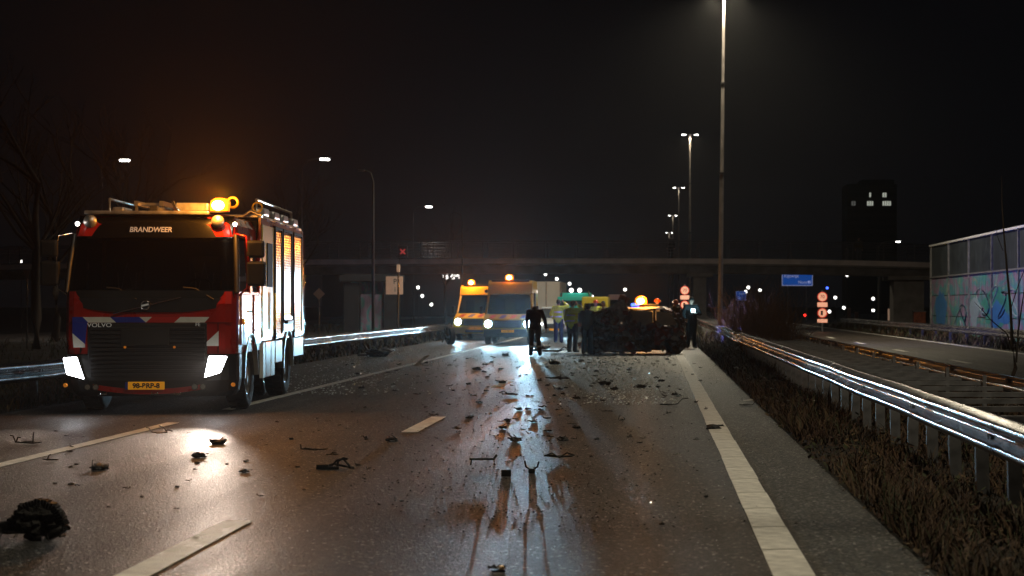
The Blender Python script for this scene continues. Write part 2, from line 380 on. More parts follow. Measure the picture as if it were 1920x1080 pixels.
# ------------------------------------------------------------------ noise barrier with graffiti
def graffiti_mat(name, seed, dark=1.0, top=False):
    m = bpy.data.materials.new(name); m.use_nodes = True; n = m.node_tree; L = n.links; b = n.nodes['Principled BSDF']
    b.inputs['Roughness'].default_value = .6
    tc = n.nodes.new('ShaderNodeTexCoord'); mp = n.nodes.new('ShaderNodeMapping'); mp.inputs['Location'].default_value = (seed, seed*1.7, seed*.6); mp.inputs['Scale'].default_value = (1, .38, .75)
    L.new(tc.outputs['Object'], mp.inputs[0])
    a = n.nodes.new('ShaderNodeTexNoise'); a.inputs['Scale'].default_value = 1.2; a.inputs['Detail'].default_value = 3; a.inputs['Distortion'].default_value = 1.6; L.new(mp.outputs[0], a.inputs['Vector'])
    r = n.nodes.new('ShaderNodeValToRGB'); r.color_ramp.interpolation = 'EASE'
    cols = [(.30, (.30, .26, .34)), (.42, (.34, .22, .36)), (.50, (.22, .34, .40)), (.55, (.10, .34, .42)), (.60, (.08, .40, .34)), (.64, (.30, .42, .36)), (.75, (.36, .30, .34))]
    if top: cols = [(.3, (.022, .032, .042)), (.7, (.045, .06, .07))]
    els = r.color_ramp.elements; els[0].position = cols[0][0]; els[0].color = (*cols[0][1], 1); els[1].position = cols[-1][0]; els[1].color = (*cols[-1][1], 1)
    for p, c in cols[1:-1]: e = els.new(p); e.color = (*c, 1)
    L.new(a.outputs[0], r.inputs[0])
    mp2 = n.nodes.new('ShaderNodeMapping'); mp2.inputs['Scale'].default_value = (1, 3.5, .35); L.new(tc.outputs['Object'], mp2.inputs[0])
    s = n.nodes.new('ShaderNodeTexNoise'); s.inputs['Scale'].default_value = 2; s.inputs['Detail'].default_value = 5; L.new(mp2.outputs[0], s.inputs['Vector'])
    mr = n.nodes.new('ShaderNodeMapRange'); mr.inputs[1].default_value = .35; mr.inputs[2].default_value = .65; mr.inputs[3].default_value = .3*dark; mr.inputs[4].default_value = .8*dark; L.new(s.outputs[0], mr.inputs[0])
    mx = n.nodes.new('ShaderNodeMixRGB'); mx.blend_type = 'MULTIPLY'; mx.inputs[0].default_value = 1; L.new(r.outputs[0], mx.inputs[1]); L.new(mr.outputs[0], mx.inputs[2]); L.new(mx.outputs[0], b.inputs['Base Color'])
    return m
GR = [graffiti_mat('sprayed_panel_%s' % q, s) for q, s in (('first', 0), ('second', 7.3), ('third', 15.1))]
GT = graffiti_mat('plain_upper_panel', 3, 1, True)
WX = 15.8
wall = empty('noise_barrier', (WX, 0, 0), 0, 'tall noise barrier of panels between posts, lower half covered in blue and green graffiti', 'noise barrier')
py = 98.8; k = 0
rows = [(-.1, .98), (1.02, 2.1), (2.14, 3.12), (3.2, 4.86)]
while py > 20:
    for j, (za, zb) in enumerate(rows):
        P = MB().box(-.05, .05, py-5.82, py-.12, za, zb).build('panel', [GT if j == 3 else GR[(k+j) % 3]], wall)
    MB().box(-.12, .10, py-.1, py+.06, -.1, 4.9).build('steel_post', M_GALVD, wall); py -= 5.94; k += 1
MB().box(-.16, .16, py-.2, 98.9, 4.9, 5.0).build('top_rail', M_WHITE, wall)
MB().box(-.14, -.06, py-.2, 98.9, 3.12, 3.2).build('mid_rail', M_GALVD, wall)
# sprayed pieces: flat paint on the panels
def spray(pts, m, x=-.056):
    b = MB(); b.slab([(x, y, z) for y, z in pts], (-.002, 0, 0)); return b.build('graffiti', m, wall)
M_SPB = mat('spray_blue', (.03, .14, .34), .5, var=.3, vscale=3); M_SPG = mat('spray_green', (.04, .22, .18), .5, var=.4, vscale=3); M_SPD = mat('spray_dark', (.01, .02, .05), .5)
M_SPP = mat('spray_pale', (.2, .27, .32), .5, var=.3, vscale=4)
ang = np.linspace(0, 2*math.pi, 30, endpoint=False)
spray([(95.5+1.9*math.cos(t)*(1+.12*math.sin(5*t)), 1.35+.98*math.sin(t)*(1+.15*math.cos(9*t))) for t in ang], M_SPB)
spray([(95.5+1.2*math.cos(t)*(1+.12*math.sin(6*t)), .35+.25*math.sin(t)) for t in ang], M_SPD, -.060)
spray([(80+3.2*math.cos(t)*(1+.25*math.sin(5*t)), 1.5+.85*math.sin(t)*(1+.2*math.cos(7*t))) for t in ang], M_SPG)
spray([(79.5+2.2*math.cos(t)*(1+.35*math.sin(4*t)), 1.2+.55*math.sin(t)*(1+.3*math.cos(5*t))) for t in ang], M_SPB, -.060)
spray([(85.5+1.1*math.cos(t)*(1+.35*math.sin(3*t)), 1.2+.8*math.sin(t)) for t in ang], M_SPP)
for q, (yc, zc) in enumerate(((84, 1.8), (82.5, 1.7), (80.5, 1.9), (78.6, 1.6), (90, .9), (88.5, 1.0), (76, 1.7))):   # letter strokes
    b = MB(); pts = [(-.066, yc+.9*math.sin(t*1.7+q), zc+.75*math.cos(t*1.1+q*2)*.8) for t in np.linspace(0, 4.2, 14)]
    b.tube(pts, .045, 4); o = b.build('graffiti', M_SPD if q % 2 else M_SPP, wall)

# ------------------------------------------------------------------ footbridge
BY = 124.0
def deckz(x): return 4.86-.0009*max(0, x-2)**2-.0003*max(0, -x-8)**2
br = empty('footbridge', (0, BY, 0), 0, 'long concrete footbridge with steel railing crossing over the motorway', 'bridge')
xs = np.linspace(-55, 52, 60)
b = MB()
sec = [(0, 0), (0, -.42), (.25, -.5), (.7, -.98), (3.3, -.98), (3.75, -.5), (4, -.42), (4, 0)]
rings = [[Vector((x, y, deckz(x)+z)) for y, z in sec] for x in xs]
ns = len(sec)
b.add([v for r_ in rings for v in r_], [(i*ns+k, i*ns+(k+1) % ns, (i+1)*ns+(k+1) % ns, (i+1)*ns+k) for i in range(len(xs)-1) for k in range(ns)])
b.build('deck', M_CONC, br)
M_RAIL = mat('painted_railing_steel', (.10, .10, .11), .5, .5, var=.3)
M_EDGE = mat('pale_bridge_kerb', (.80, .72, .72), .75, var=.25, vscale=.8)
b = MB()
for i in range(len(xs)-1):
    P = [Vector((x, y, deckz(x)+z)) for x in (xs[i], xs[i+1]) for y, z in ((-.06, -.30), (-.06, .06), (.2, .06), (.2, -.30))]
    b.add(P, [(0, 1, 5, 4), (1, 2, 6, 5), (2, 3, 7, 6), (3, 0, 4, 7)])
b.build('edge_beam', M_EDGE, br)
for yy in (.08, 3.9):
    for h in (.28, .5, .72, .94, 1.18, 1.32):
        MB().tube([(x, yy, deckz(x)+h) for x in xs], .028 if h < 1.3 else .04, 6).build('rail', M_RAIL, br)
    for x in np.arange(-54, 52, 2.2):
        MB().box(x-.04, x+.04, yy-.04, yy+.04, deckz(x), deckz(x)+1.34).build('rail_post', M_RAIL, br)
for (x, w_, lab) in ((3.3, .95, None), (18.3, 2.2, None), (-20.6, 2.3, None)):
    zt = deckz(x)-.98
    MB().bbox(x-w_/2, x+w_/2, .9, 3.0, -.2, zt-.25, .05).build('pier', M_CONC if x > 0 else GR[1], br)
    MB().bbox(x-w_/2-.45, x+w_/2+.45, .5, 3.4, zt-.25, zt+.02, .03).build('pier_cap', M_CONC, br)

# ------------------------------------------------------------------ grass, weeds, bushes
def blades(name, n, xr, yr, h, cols, seed, ypow=1.0, zbase=.0, wid=.006, clump=True):
    rng = np.random.default_rng(seed)
    u = rng.random(n); y = yr[0]+(yr[1]-yr[0])*u**ypow; x = xr[0]+(xr[1]-xr[0])*rng.random(n)
    if clump:
        keep = np.array([noise.noise(Vector((a*1.3, c*.9, seed))) + .55*rng.random() > -.08 for a, c in zip(x, y)]); x, y = x[keep], y[keep]
    n = len(x); pf = np.array([max(.25, 1+1.5*noise.noise(Vector((a*.9, c*.5, seed+4)))+.8*noise.noise(Vector((a*2.5, c*2.2, seed+8)))) for a, c in zip(x, y)]); hh = h*pf*(.25+rng.random(n)**2.2*1.3); a = rng.random(n)*2*math.pi; lean = hh*(.4+1.1*rng.random(n)); w2 = wid*(.6+.8*rng.random(n))*(1+y/25)
    dx, dy = np.cos(a), np.sin(a); V = np.zeros((n, 5, 3))
    z0 = np.full(n, zbase)
    V[:, 0] = np.stack([x-dy*w2, y+dx*w2, z0], 1); V[:, 1] = np.stack([x+dy*w2, y-dx*w2, z0], 1)
    V[:, 2] = np.stack([x+dx*lean*.35-dy*w2*.7, y+dy*lean*.35+dx*w2*.7, z0+hh*.6], 1); V[:, 3] = np.stack([x+dx*lean*.35+dy*w2*.7, y+dy*lean*.35-dx*w2*.7, z0+hh*.6], 1)
    V[:, 4] = np.stack([x+dx*lean, y+dy*lean, z0+hh], 1)
    k = np.arange(n)*5
    q = np.stack([k, k+1, k+3, k+2], 1); t = np.stack([k+2, k+3, k+4], 1)
    me = bpy.data.meshes.new(name); me.vertices.add(n*5); me.vertices.foreach_set('co', V.reshape(-1))
    lt = np.concatenate([q.reshape(-1), t.reshape(-1)]); me.loops.add(len(lt)); me.loops.foreach_set('vertex_index', lt.astype(np.int32))
    me.polygons.add(2*n); me.polygons.foreach_set('loop_start', np.concatenate([np.arange(n)*4, 4*n+np.arange(n)*3]).astype(np.int32))
    mi = rng.integers(0, len(cols), n); me.polygons.foreach_set('material_index', np.concatenate([mi, mi]).astype(np.int32))
    for c in cols: me.materials.append(c)
    me.update(calc_edges=True); me.validate()
    o = bpy.data.objects.new(name, me); COL.objects.link(o); return o
G1 = mat('dry_grass_brown', (.060, .030, .012), .8, var=.4, vscale=2); G2 = mat('weed_green', (.028, .036, .010), .8, var=.4, vscale=2); G3 = mat('straw', (.10, .065, .03), .8); G4 = mat('dead_leaf_brown', (.045, .02, .01), .8)
tag(blades('weeds', 130000, (1.68, 5.4), (6, 62), .135, [G1, G4, G2, G1, G3, G4], 3, 1.7, wid=.0035), 'brown and green weeds growing wild under the right guardrail', 'weeds', kind='stuff')
tag(blades('grass', 16000, (1.66, 5.5), (60, 135), .3, [G1, G4, G2], 4, 1.3, wid=.004), 'dry grass in the median beyond the wreck', 'grass', kind='stuff')
tag(blades('grass', 36000, (-14.5, -9.62), (14, 92), .16, [G2, G2, G1, G3], 5, 1.4), 'short green grass on the left verge under the guardrail', 'grass', kind='stuff')
tag(blades('grass', 9000, (-28, -14.5), (30, 130), .2, [G2, G1], 6, 1.2, wid=.005), 'darker grass strip between left guardrail and side road', 'grass', kind='stuff')
tag(blades('grass', 16000, (12.45, 15.6), (30, 130), .25, [G1, G4, G2], 8, 1.2, wid=.005), 'low growth at the foot of the noise barrier', 'grass', kind='stuff')
M_TWIG = mat('bare_twig', (.20, .11, .05), .8, var=.3); M_BARK = mat('bark', (.03, .02, .014), .9, var=.5, vscale=6, bump=.8, bscale=20)
def twigs(b, p, d, L, r, depth, rng, n=4):
    q = p; pts = [p]; rs = [r]; steps = 3
    for i in range(steps):
        d = (d+Vector((rng.uniform(-.22, .22), rng.uniform(-.22, .22), rng.uniform(-.05, .18)))).normalized(); q = q+d*L/steps; pts.append(q); rs.append(r*(1-.22*(i+1)))
    b.tube(pts, rs, n, 0, False)
    if depth > 0:
        for k in range(rng.randint(2, 4)):
            t = pts[rng.randint(1, steps)]; nd = (d+Vector((rng.uniform(-.9, .9), rng.uniform(-.9, .9), rng.uniform(-.2, .5)))).normalized()
            twigs(b, t, nd, L*rng.uniform(.5, .75), r*.55, depth-1, rng, 3)
def bush(loc, h, spread, n, seed, label, group=None, name='bare_bush'):
    rng = random.Random(seed); b = MB()
    for k in range(n):
        a = rng.uniform(0, 6.28); rr = rng.uniform(0, spread*.5)
        twigs(b, Vector((rr*math.cos(a), rr*math.sin(a)*1.6, -.05)), Vector((.45*math.cos(a)*rng.random(), .45*math.sin(a)*rng.random(), 1)).normalized(), h*rng.uniform(.45, .75), .014, 2, rng)
    o = b.build(name, M_TWIG); o.location = loc; return tag(o, label, 'bush', group)
for i, (y, h, sp) in enumerate(((47, 1.5, 1.1), (51, 1.8, 1.2), (55.5, 1.9, 1.2), (60.5, 1.8, 1.3), (66, 1.9, 1.3), (72, 1.6, 1.2))):
    bush((3.42+random.uniform(-.1, .1), y, 0), h, sp, 60, 20+i, 'bare brown bush growing between the two median guardrails', 'bare bushes in the median')
def tree(loc, h, seed, label, r=.16, depth=4, group=None, name='bare_tree'):
    rng = random.Random(seed); root = empty(name, loc, rng.uniform(0, 6), label, 'tree', group)
    b = MB(); pts = [Vector((0, 0, -.1))]; 
    for i in range(5): pts.append(pts[-1]+Vector((rng.uniform(-.15, .15), rng.uniform(-.15, .15), h*.11)))
    b.tube(pts, [r*(1-.1*i) for i in range(6)], 10); b.build('trunk', M_BARK, root)
    c = MB()
    for k in range(9):
        t = pts[rng.randint(3, 5)]; a = rng.uniform(0, 6.28)
        twigs(c, t, Vector((math.cos(a)*.7, math.sin(a)*.7, rng.uniform(.4, 1.4))).normalized(), h*.28, r*.45, depth, rng, 4)
    c.build('crown', M_BARK, root); return root
# tree trunk left of the fire engine and more trees along the side road
for i, (x, y, h, r) in enumerate(((-22.0, 62, 11, .20), (-25.5, 74, 10, .18), (-29, 95, 12, .2), (-23, 110, 10, .18), (-36, 80, 12, .22), (-27, 128, 11, .18), (-18, 150, 10, .18))):
    tree((x, y, 0), h, 40+i, 'thick bare tree trunk just left of the fire engine' if i == 0 else ['', 'bare tree second from the left edge, behind the thick trunk', 'bare tree furthest left beyond the side road', 'bare tree whose crown shows right above the fire engine rear', 'bare tree at the left edge of the photo beyond the side road', 'slim bare tree right beside the left end of the bridge', 'most distant bare tree, behind the bridge railing at left'][i], r, 3, None if i == 0 else 'trees along the side road')
# the thin sapling at the right edge
sp = empty('sapling', (4.92, 25, 0), 0, 'thin leafless sapling with long bare shoots beyond the right guardrails', 'tree')
b = MB()
def P2(x, y, Y=25): return Vector((PX(x, Y)-4.92, random.uniform(-.12, .12), PZ(y, Y)))
b.tube([Vector((0, 0, -.05)), P2(1905, 690), P2(1900, 640), P2(1893, 580), P2(1886, 500), P2(1881, 440), P2(1878, 380), P2(1878, 330)], [.03, .028, .024, .02, .016, .012, .008, .004], 7)
b.build('trunk', M_BARK, sp)
for pts, r in (([(1903, 660), (1890, 625), (1860, 600), (1838, 580), (1824, 566)], .013), ([(1907, 680), (1912, 620), (1918, 560), (1930, 500), (1940, 430)], .016), ([(1893, 585), (1910, 540), (1925, 500)], .008), ([(1883, 470), (1872, 440), (1868, 410)], .006), ([(1860, 600), (1845, 598), (1836, 592)], .005)):
    q = MB(); q.tube([P2(*p) for p in pts], [r*(1-.2*i) for i in range(len(pts))], 5); q.build('branch', M_BARK, sp)

#=LAMPS
LH = 15.95
def mast_lamp(loc, h, label, group, double=True, lit=600, arm=.52, rb=.12, rt=.055, out=(0, 0)):
    root = empty('street_lamp', loc, 0, label, 'street lamp', group)
    MB().tube([(0, 0, -.2), (0, 0, h*.48), (0, 0, h*.485), (0, 0, h*.74), (0, 0, h*.745), (0, 0, h)], [rb, rb*.8, rb*.72, rb*.62, rb*.5, rt], 12).build('pole', M_POLE, root)
    MB().disc((0, 0, h*.478), (0, 0, 1), rb*.95, .07, 12).disc((0, 0, h*.738), (0, 0, 1), rb*.8, .06, 12).build('pole_collar', M_GALV, root)
    for s in ((-1, 1) if double else (out[0],)):
        x = s*arm; MB().tube([(0, 0, h-.12), (x*.5, 0, h-.02), (x, 0, h)], .03, 8).build('arm', M_POLE, root)
        hd = MB().bbox(x-.19, x+.19, -.28, .28, h-.05, h+.05, .03).build('lamp_head', M_BLK, root)
        MB().bbox(x-.165, x+.165, -.25, .25, h-.085, h-.052, .01).build('lens', M_LEDW, hd)
        if lit: lamp_spot(root, (x, 0, h-.15), (0, 0, -1), lit, (1, .87, .62), 166, .6, .15)
    return root
M_POLE = mat('lamp_pole_steel', (.30, .27, .25), .42, .7, var=.3, vscale=2)
for i in range(-1, 6):
    y = (14+66*i) if i else 12.6
    lab = ('tallest double armed lamp post beside the median guardrail, reaching the top edge' if i == 1 else
           'double armed street lamp in the median, largest of those wholly in view' if i == 2 else
           ('double armed street lamp in the median, second of those wholly in view' if i == 3 else 'small double armed street lamp far off in the median, just above the bridge'))
    ml = mast_lamp((3.03, y, 0), LH, lab, 'double armed lamps along the median', lit={-1: 1000, 0: 2350, 1: 8500, 2: 2000}.get(i, 300))
    if i == 1: ml.rotation_euler = (0, R(.7), 0)
# single lamps on the left, seen only as their lit heads
def side_lamp(loc, h, dirx, label, lit=250, r=.06, hs=1.0, name='street_lamp', lens=None, cat='street lamp', group=None, arm=1.0):
    root = empty(name, loc, 0, label, cat, group)
    MB().tube([(0, 0, -.2), (0, 0, h*.5), (0, 0, h-.5), (dirx*arm*.3, 0, h-.1), (dirx*arm, 0, h)], [r, r*.85, r*.6, r*.5, r*.45], 10).build('pole', M_POLED, root)
    x = dirx*(arm+.15)
    hd = MB().bbox(x-.3*hs, x+.3*hs, -.15*hs, .15*hs, h-.03, h+.07*hs, .02).build('lamp_head', M_BLK, root)
    if lens is not False:
        MB().bbox(x-.22*hs, x+.22*hs, -.16*hs, .12*hs, h-.03-.09*hs, h-.034, .01).build('lens', lens or M_LEDW, hd)
        if lit: lamp_spot(root, (x, 0, h-.25*hs), (0, .1, -1), lit, (1, .9, .78), 164, .6, .1)
    return root
M_POLED = mat('dark_lamp_pole', (.03, .03, .03), .6, .2, var=.3)
for i, (px, py_, h) in enumerate(((234, 298, 9), (609, 296, 9), (804, 386, 9))):
    Y = FPX*(h-EYE)/(572-py_); X = PX(px, Y)
    side_lamp((X-1.15, Y, 0), h, 1, ['street lamp over the trees at the far left, above the fire engine mirror', 'street lamp glowing right of the fire engine, highest one there', 'street lamp glowing above the bridge railing left of the ambulances'][i], 800, arm=1.0)
u1 = side_lamp((-12.1, 75, 0), 7.4, -1, 'unlit lamp post behind the left guardrail, next to the graffiti covered pier', 0, .075, .5, lens=False, arm=.35)
u1.children[0].data = u1.children[0].data.copy(); u1.children[0].data.materials[0] = M_POLE
side_lamp((-12.1, 110, 0), 7.4, -1, 'unlit lamp post above the left ambulance', 0, .06, .5, lens=False, arm=.35)
# lamp standing behind the bridge at right
rl = side_lamp((PX(1648, 150), 150, 0), PZ(452, 150), 1, 'street lamp on a white post behind the right end of the bridge', 120, .14, .8, arm=1.5)
DL = [(1588, 516, 200, 'street lamp dot right of the blue direction sign'), (1566, 558, 190, 'round lamp right of the orange sign stack, nearest to it'), (1582, 577, 240, 'small lamp low between two round lamps under the bridge'),
      (1637, 560, 190, 'round lamp beside the white post under the bridge'), (1403, 539, 260, 'lamp dot above the small blue sign'), (1398, 547, 300, 'lamp dot touching the small blue sign'), (1425, 544, 260, 'lamp dot right of the small blue sign'),
      (1555, 584, 300, 'tiny lamp beside the foot of the orange sign stack'), (1023, 514, 210, 'lamp dot above the box lorry'), (1044, 523, 230, 'lamp dot right of the box lorry top'), (1068, 532, 250, 'lamp dot above the teal lorry'),
      (784, 539, 200, 'lamp beside the white sign board at left'), (792, 555, 220, 'lower lamp right of the white sign board'), (809, 571, 230, 'low tube lamp left of the ambulances'), (1172, 543, 240, 'lamp dot above the wrecked car'),
      (1637, 582, 260, 'tiny low lamp near the white post under the bridge'), (1110, 556, 260, 'lamp dot above the yellow van roofs'), (40, 490, 130, 'small lamp at the far left edge among the trees')]
for px, py_, Y, lab in DL:
    root = empty('distant_lamp', (PX(px, Y), Y, 0), 0, lab, 'street lamp', 'distant lamps under and beyond the bridge')
    z = PZ(py_, Y); r = .0008*Y*1.1
    MB().tube([(0, 0, -.2), (0, 0, z)], .035*Y/150, 6).build('pole', M_POLED, root)
    MB().lathe([(.001, r), (r*.7, r*.75), (r, 0), (r*.7, -r*.75), (.001, -r)], (0, -.1, z), 'z', 12).build('lens', M_LEDD, root)

#=SIGNS
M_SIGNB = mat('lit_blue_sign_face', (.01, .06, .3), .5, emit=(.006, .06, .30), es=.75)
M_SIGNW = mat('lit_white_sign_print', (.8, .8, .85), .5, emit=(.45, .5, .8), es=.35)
def direction_sign(px0, px1, py0, py1, Y, lines, label, posts=True):
    root = empty('direction_sign', (PX((px0+px1)/2, Y), Y, 0), 0, label, 'road sign')
    w2 = (px1-px0)/2*Y/FPX; z0, z1 = PZ(py1, Y), PZ(py0, Y)
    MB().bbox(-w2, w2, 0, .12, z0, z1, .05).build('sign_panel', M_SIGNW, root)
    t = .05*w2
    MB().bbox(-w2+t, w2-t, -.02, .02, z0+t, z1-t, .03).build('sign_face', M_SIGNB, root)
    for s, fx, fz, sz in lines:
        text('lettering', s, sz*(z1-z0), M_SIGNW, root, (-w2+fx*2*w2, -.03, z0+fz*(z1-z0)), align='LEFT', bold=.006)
    for x in (-w2*.6, w2*.6): MB().box(x-.06, x+.06, .14, .26, -.2, z1).build('post', M_GALVD, root)
    return root
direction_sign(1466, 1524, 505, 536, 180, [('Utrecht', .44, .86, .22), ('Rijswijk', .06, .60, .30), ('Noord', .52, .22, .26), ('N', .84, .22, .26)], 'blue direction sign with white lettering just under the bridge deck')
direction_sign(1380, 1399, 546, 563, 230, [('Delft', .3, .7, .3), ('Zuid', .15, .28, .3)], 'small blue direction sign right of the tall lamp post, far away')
M_SGO = mat('sign_pink_white_added_glow', (.8, .7, .65), .5, emit=(1, .36, .2), es=.75)  # reflective signs without lamps; emission stands in for headlights on them
M_SGR = mat('sign_red_added_glow', (.6, .03, .02), .5, emit=(.7, .05, .02), es=.4)
M_SGA = mat('sign_amber_added_glow', (.7, .3, .05), .5, emit=(.9, .28, .06), es=.8)
def sign_stack(px, py, Y, s, label, cut=1, arrow=True):
    root = empty('sign_stack', (PX(px, Y), Y, 0), 0, label, 'road sign'); z = PZ(py, Y); u = Y/FPX
    MB().tube([(0, .08, -.2), (0, .08, z+.1)], .05, 8).build('post', M_GALVD, root)
    r = 10*u*s
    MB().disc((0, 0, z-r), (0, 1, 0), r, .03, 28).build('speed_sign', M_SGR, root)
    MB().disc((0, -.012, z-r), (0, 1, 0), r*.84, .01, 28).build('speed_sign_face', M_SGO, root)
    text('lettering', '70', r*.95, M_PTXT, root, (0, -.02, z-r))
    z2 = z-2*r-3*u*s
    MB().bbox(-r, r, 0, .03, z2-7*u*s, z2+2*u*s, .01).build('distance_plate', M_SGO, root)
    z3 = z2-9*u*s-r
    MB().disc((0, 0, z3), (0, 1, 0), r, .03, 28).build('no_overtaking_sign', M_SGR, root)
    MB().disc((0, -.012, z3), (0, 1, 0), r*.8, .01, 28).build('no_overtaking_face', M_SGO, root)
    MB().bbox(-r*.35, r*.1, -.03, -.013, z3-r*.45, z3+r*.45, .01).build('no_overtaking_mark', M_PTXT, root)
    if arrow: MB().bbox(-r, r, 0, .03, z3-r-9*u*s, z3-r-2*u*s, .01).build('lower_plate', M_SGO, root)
    return root
sign_stack(1542, 547, 105, .95, 'stack of round and square reflective signs, orange glow added, right of the bushes')
sign_stack(1284, 536, 100, .85, 'stack of orange reflective road signs with added glow behind the police officer', arrow=False)
M_SW = mat('cream_sign_board', (.62, .52, .44), .6, var=.1, emit=(.8, .5, .33), es=.25)  # no lamp in these boards; emission stands in for light on them
Y = 82
sb = empty('signal_post', (PX(745, Y), Y, 0), 0, 'leaning post with red lit box and cream board behind the left guardrail', 'sign post')
MB().tube([(0, 0, -.1), (.04, 0, 1.6), (.05, 0, 3.0), (.13, 0, PZ(462, Y))], [.06, .055, .05, .045], 10).build('post', M_GALV, sb)
x0 = PX(723, Y)-PX(745, Y); x1 = PX(755, Y)-PX(745, Y)
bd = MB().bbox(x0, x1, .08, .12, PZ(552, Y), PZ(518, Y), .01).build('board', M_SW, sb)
text('lettering', 'P', .34, M_PTXT, bd, (-.12, .07, PZ(528, Y))); text('lettering', 'i', .34, M_PTXT, bd, (-.12, .07, PZ(543, Y)))
hx = MB().bbox(.05, .48, -.1, .12, PZ(484, Y), PZ(461, Y), .03).build('signal_box', M_BLK, sb)
M_DRED = mat('dim_red_cross_lamp', (.3, .03, .03), .5, emit=(.6, .06, .05), es=.5)
z = PZ(472, Y)
MB().box(-.16, .16, -.012, .0, -.03, .03, 0, Matrix.Translation((.27, -.11, z)) @ Matrix.Rotation(R(45), 4, 'Y')).box(-.16, .16, -.012, -.002, -.03, .03, 0, Matrix.Translation((.27, -.112, z)) @ Matrix.Rotation(R(-45), 4, 'Y')).build('red_cross', M_DRED, hx)
MB().bbox(-.03, .12, -.06, .1, PZ(510, Y), PZ(496, Y), .02).build('control_box', M_SW, sb)
def small_sign(px, ytop, Y, shape, label):
    root = empty('sign_post', (PX(px, Y), Y, 0), 0, label, 'road sign'); z = PZ(ytop, Y)
    MB().tube([(0, .04, -.1), (0, .04, z)], .03, 8).build('post', M_GALV, root); s = 11*Y/FPX
    if shape == 'diamond': pts = [(0, 0, z), (-s, 0, z-s), (0, 0, z-2*s), (s, 0, z-s)]
    elif shape == 'triangle': pts = [(-s*.6, 0, z), (0, 0, z-2*s), (s*.6, 0, z)]
    else: pts = [(-s, 0, z), (-s, 0, z-2*s), (s, 0, z-2*s), (s, 0, z)]
    MB().slab(pts, (0, .02, 0)).build('sign_plate', M_SGBK, root); return root
M_SGBK = mat('back_of_sign', (.35, .22, .18), .6, .3)
small_sign(598, 540, 84, 'diamond', 'diamond shaped sign on a thin post right of the fire engine')
small_sign(50, 507, 62, 'triangle', 'give way sign seen edge on at the far left')
# dark kiosk, utility cabinet and post seen under the left end of the bridge
kb = empty('shelter', (PX(690, 100), 100, 0), 0, 'dim roadside shelter with a flat roof under the left end of the bridge', 'shelter')
MB().bbox(-1.6, 1.9, -.5, 1.5, PZ(528, 100), PZ(515, 100), .04).build('roof', M_GREY, kb)
MB().bbox(-1.4, -.5, 0, .9, -.1, PZ(530, 100), .03).build('side_wall', M_GREY, kb)
MB().bbox(-.45, .75, .1, 1.2, -.1, PZ(552, 100), .03).build('blue_sprayed_wall', GR[0], kb)
MB().bbox(.9, 1.7, .1, 1.2, -.1, PZ(530, 100), .03).build('back_wall', M_GREY, kb)
# lit shop sign far left of the ambulances
lg = empty('lit_shop_sign', (PX(846, 240), 240, 0), 0, 'small white lit lettering high on a dark facade left of the ambulances', 'sign')
M_LTR = mat('lit_letter_white', (1, 1, 1), .5, emit=(1, .93, .88), es=3)
text('lettering', 'G.4re', 1.15, M_LTR, lg, (0, -.1, PZ(518, 240)), bold=.04, sx=.85)
lf = empty('low_building', (PX(790, 245), 245, 0), 0, 'dark low building behind the lit lettering', 'building')
MB().bbox(-14, 12, 0, 14, -.2, PZ(512, 245), .1).build('wall', M_GREY, lf)
# office tower
tw = empty('office_tower', (PX(1640, 330), 330, 0), 0, 'dark office tower with a few lit windows near its top', 'building')
M_TWR = mat('dark_facade', (.002, .002, .0025), .7, var=.2, vscale=.2)
ux = 330/FPX
zt = PZ(345, 330)
MB().bbox(-52*ux, 42*ux, 0, 9, -.2, zt, .1).build('wall', M_TWR, tw)
MB().bbox(-22*ux, 40*ux, 2, 8, zt, zt+1.0, .05).build('roof_plant', M_TWR, tw)
M_WOFF = mat('unlit_window', (.02, .022, .026), .15); M_WON = mat('lit_window', (.5, .5, .5), .4, emit=(.9, .95, .8), es=.42); M_WDIM = mat('dimly_lit_window', (.3, .3, .3), .4, emit=(.6, .6, .55), es=.12)
offw = MB().box(-.3, .3, -.03, .0, 0, 1.0)
proto_w = None
lit = {(2, 1): 0, (3, 1): 0, (9, 1): 1, (10, 1): 1, (11, 1): 1, (16, 1): 1, (17, 1): 1, (18, 1): 1, (19, 1): 1, (16, 0): 1, (17, 0): 1, (10, 0): 1}
wm = {}
for r_ in range(0, 9):
    for c_ in range(22):
        m_ = M_WOFF if (c_, r_) not in lit else (M_WON if lit[(c_, r_)] else M_WDIM)
        if m_.name not in wm:
            o = MB().box(-.16, .16, -.03, .0, 0, .85).build('window', m_, tw); wm[m_.name] = o
        else:
            o = wm[m_.name].copy(); COL.objects.link(o); o.parent = tw
        o.location = ((-50+c_*4.15)*ux, -.005, zt-2.6-r_*1.5+(.1 if r_ == 0 else 0))
# tail light of a far car under the bridge and traffic light dots
tl = empty('traffic_light', (PX(1509, 160), 160, 0), 0, 'red traffic light glowing low beside the bushes', 'traffic light')
MB().tube([(0, 0, -.1), (0, 0, PZ(588, 160))], .06, 8).build('post', M_POLED, tl)
MB().bbox(-.15, .15, -.1, .1, PZ(597, 160), PZ(587, 160), .02).build('housing', M_BLK, tl)
MB().disc((0, -.13, PZ(591, 160)), (0, 1, 0), .11, .03, 14).build('lens', mat('red_signal_lit', (1, 0, 0), .3, emit=(1, .03, .02), es=5), tl)
bl = empty('blue_signal', (PX(1551, 170), 170, 0), 0, 'tiny blue light just above the orange sign stack', 'signal light')
MB().tube([(0, 0, -.1), (0, 0, PZ(541, 170))], .05, 8).build('post', M_POLED, bl)
MB().lathe([(.001, .12), (.1, .08), (.12, 0), (.1, -.08), (.001, -.12)], (0, 0, PZ(540, 170)), 'z', 10).build('lens', M_BLUEL, bl)
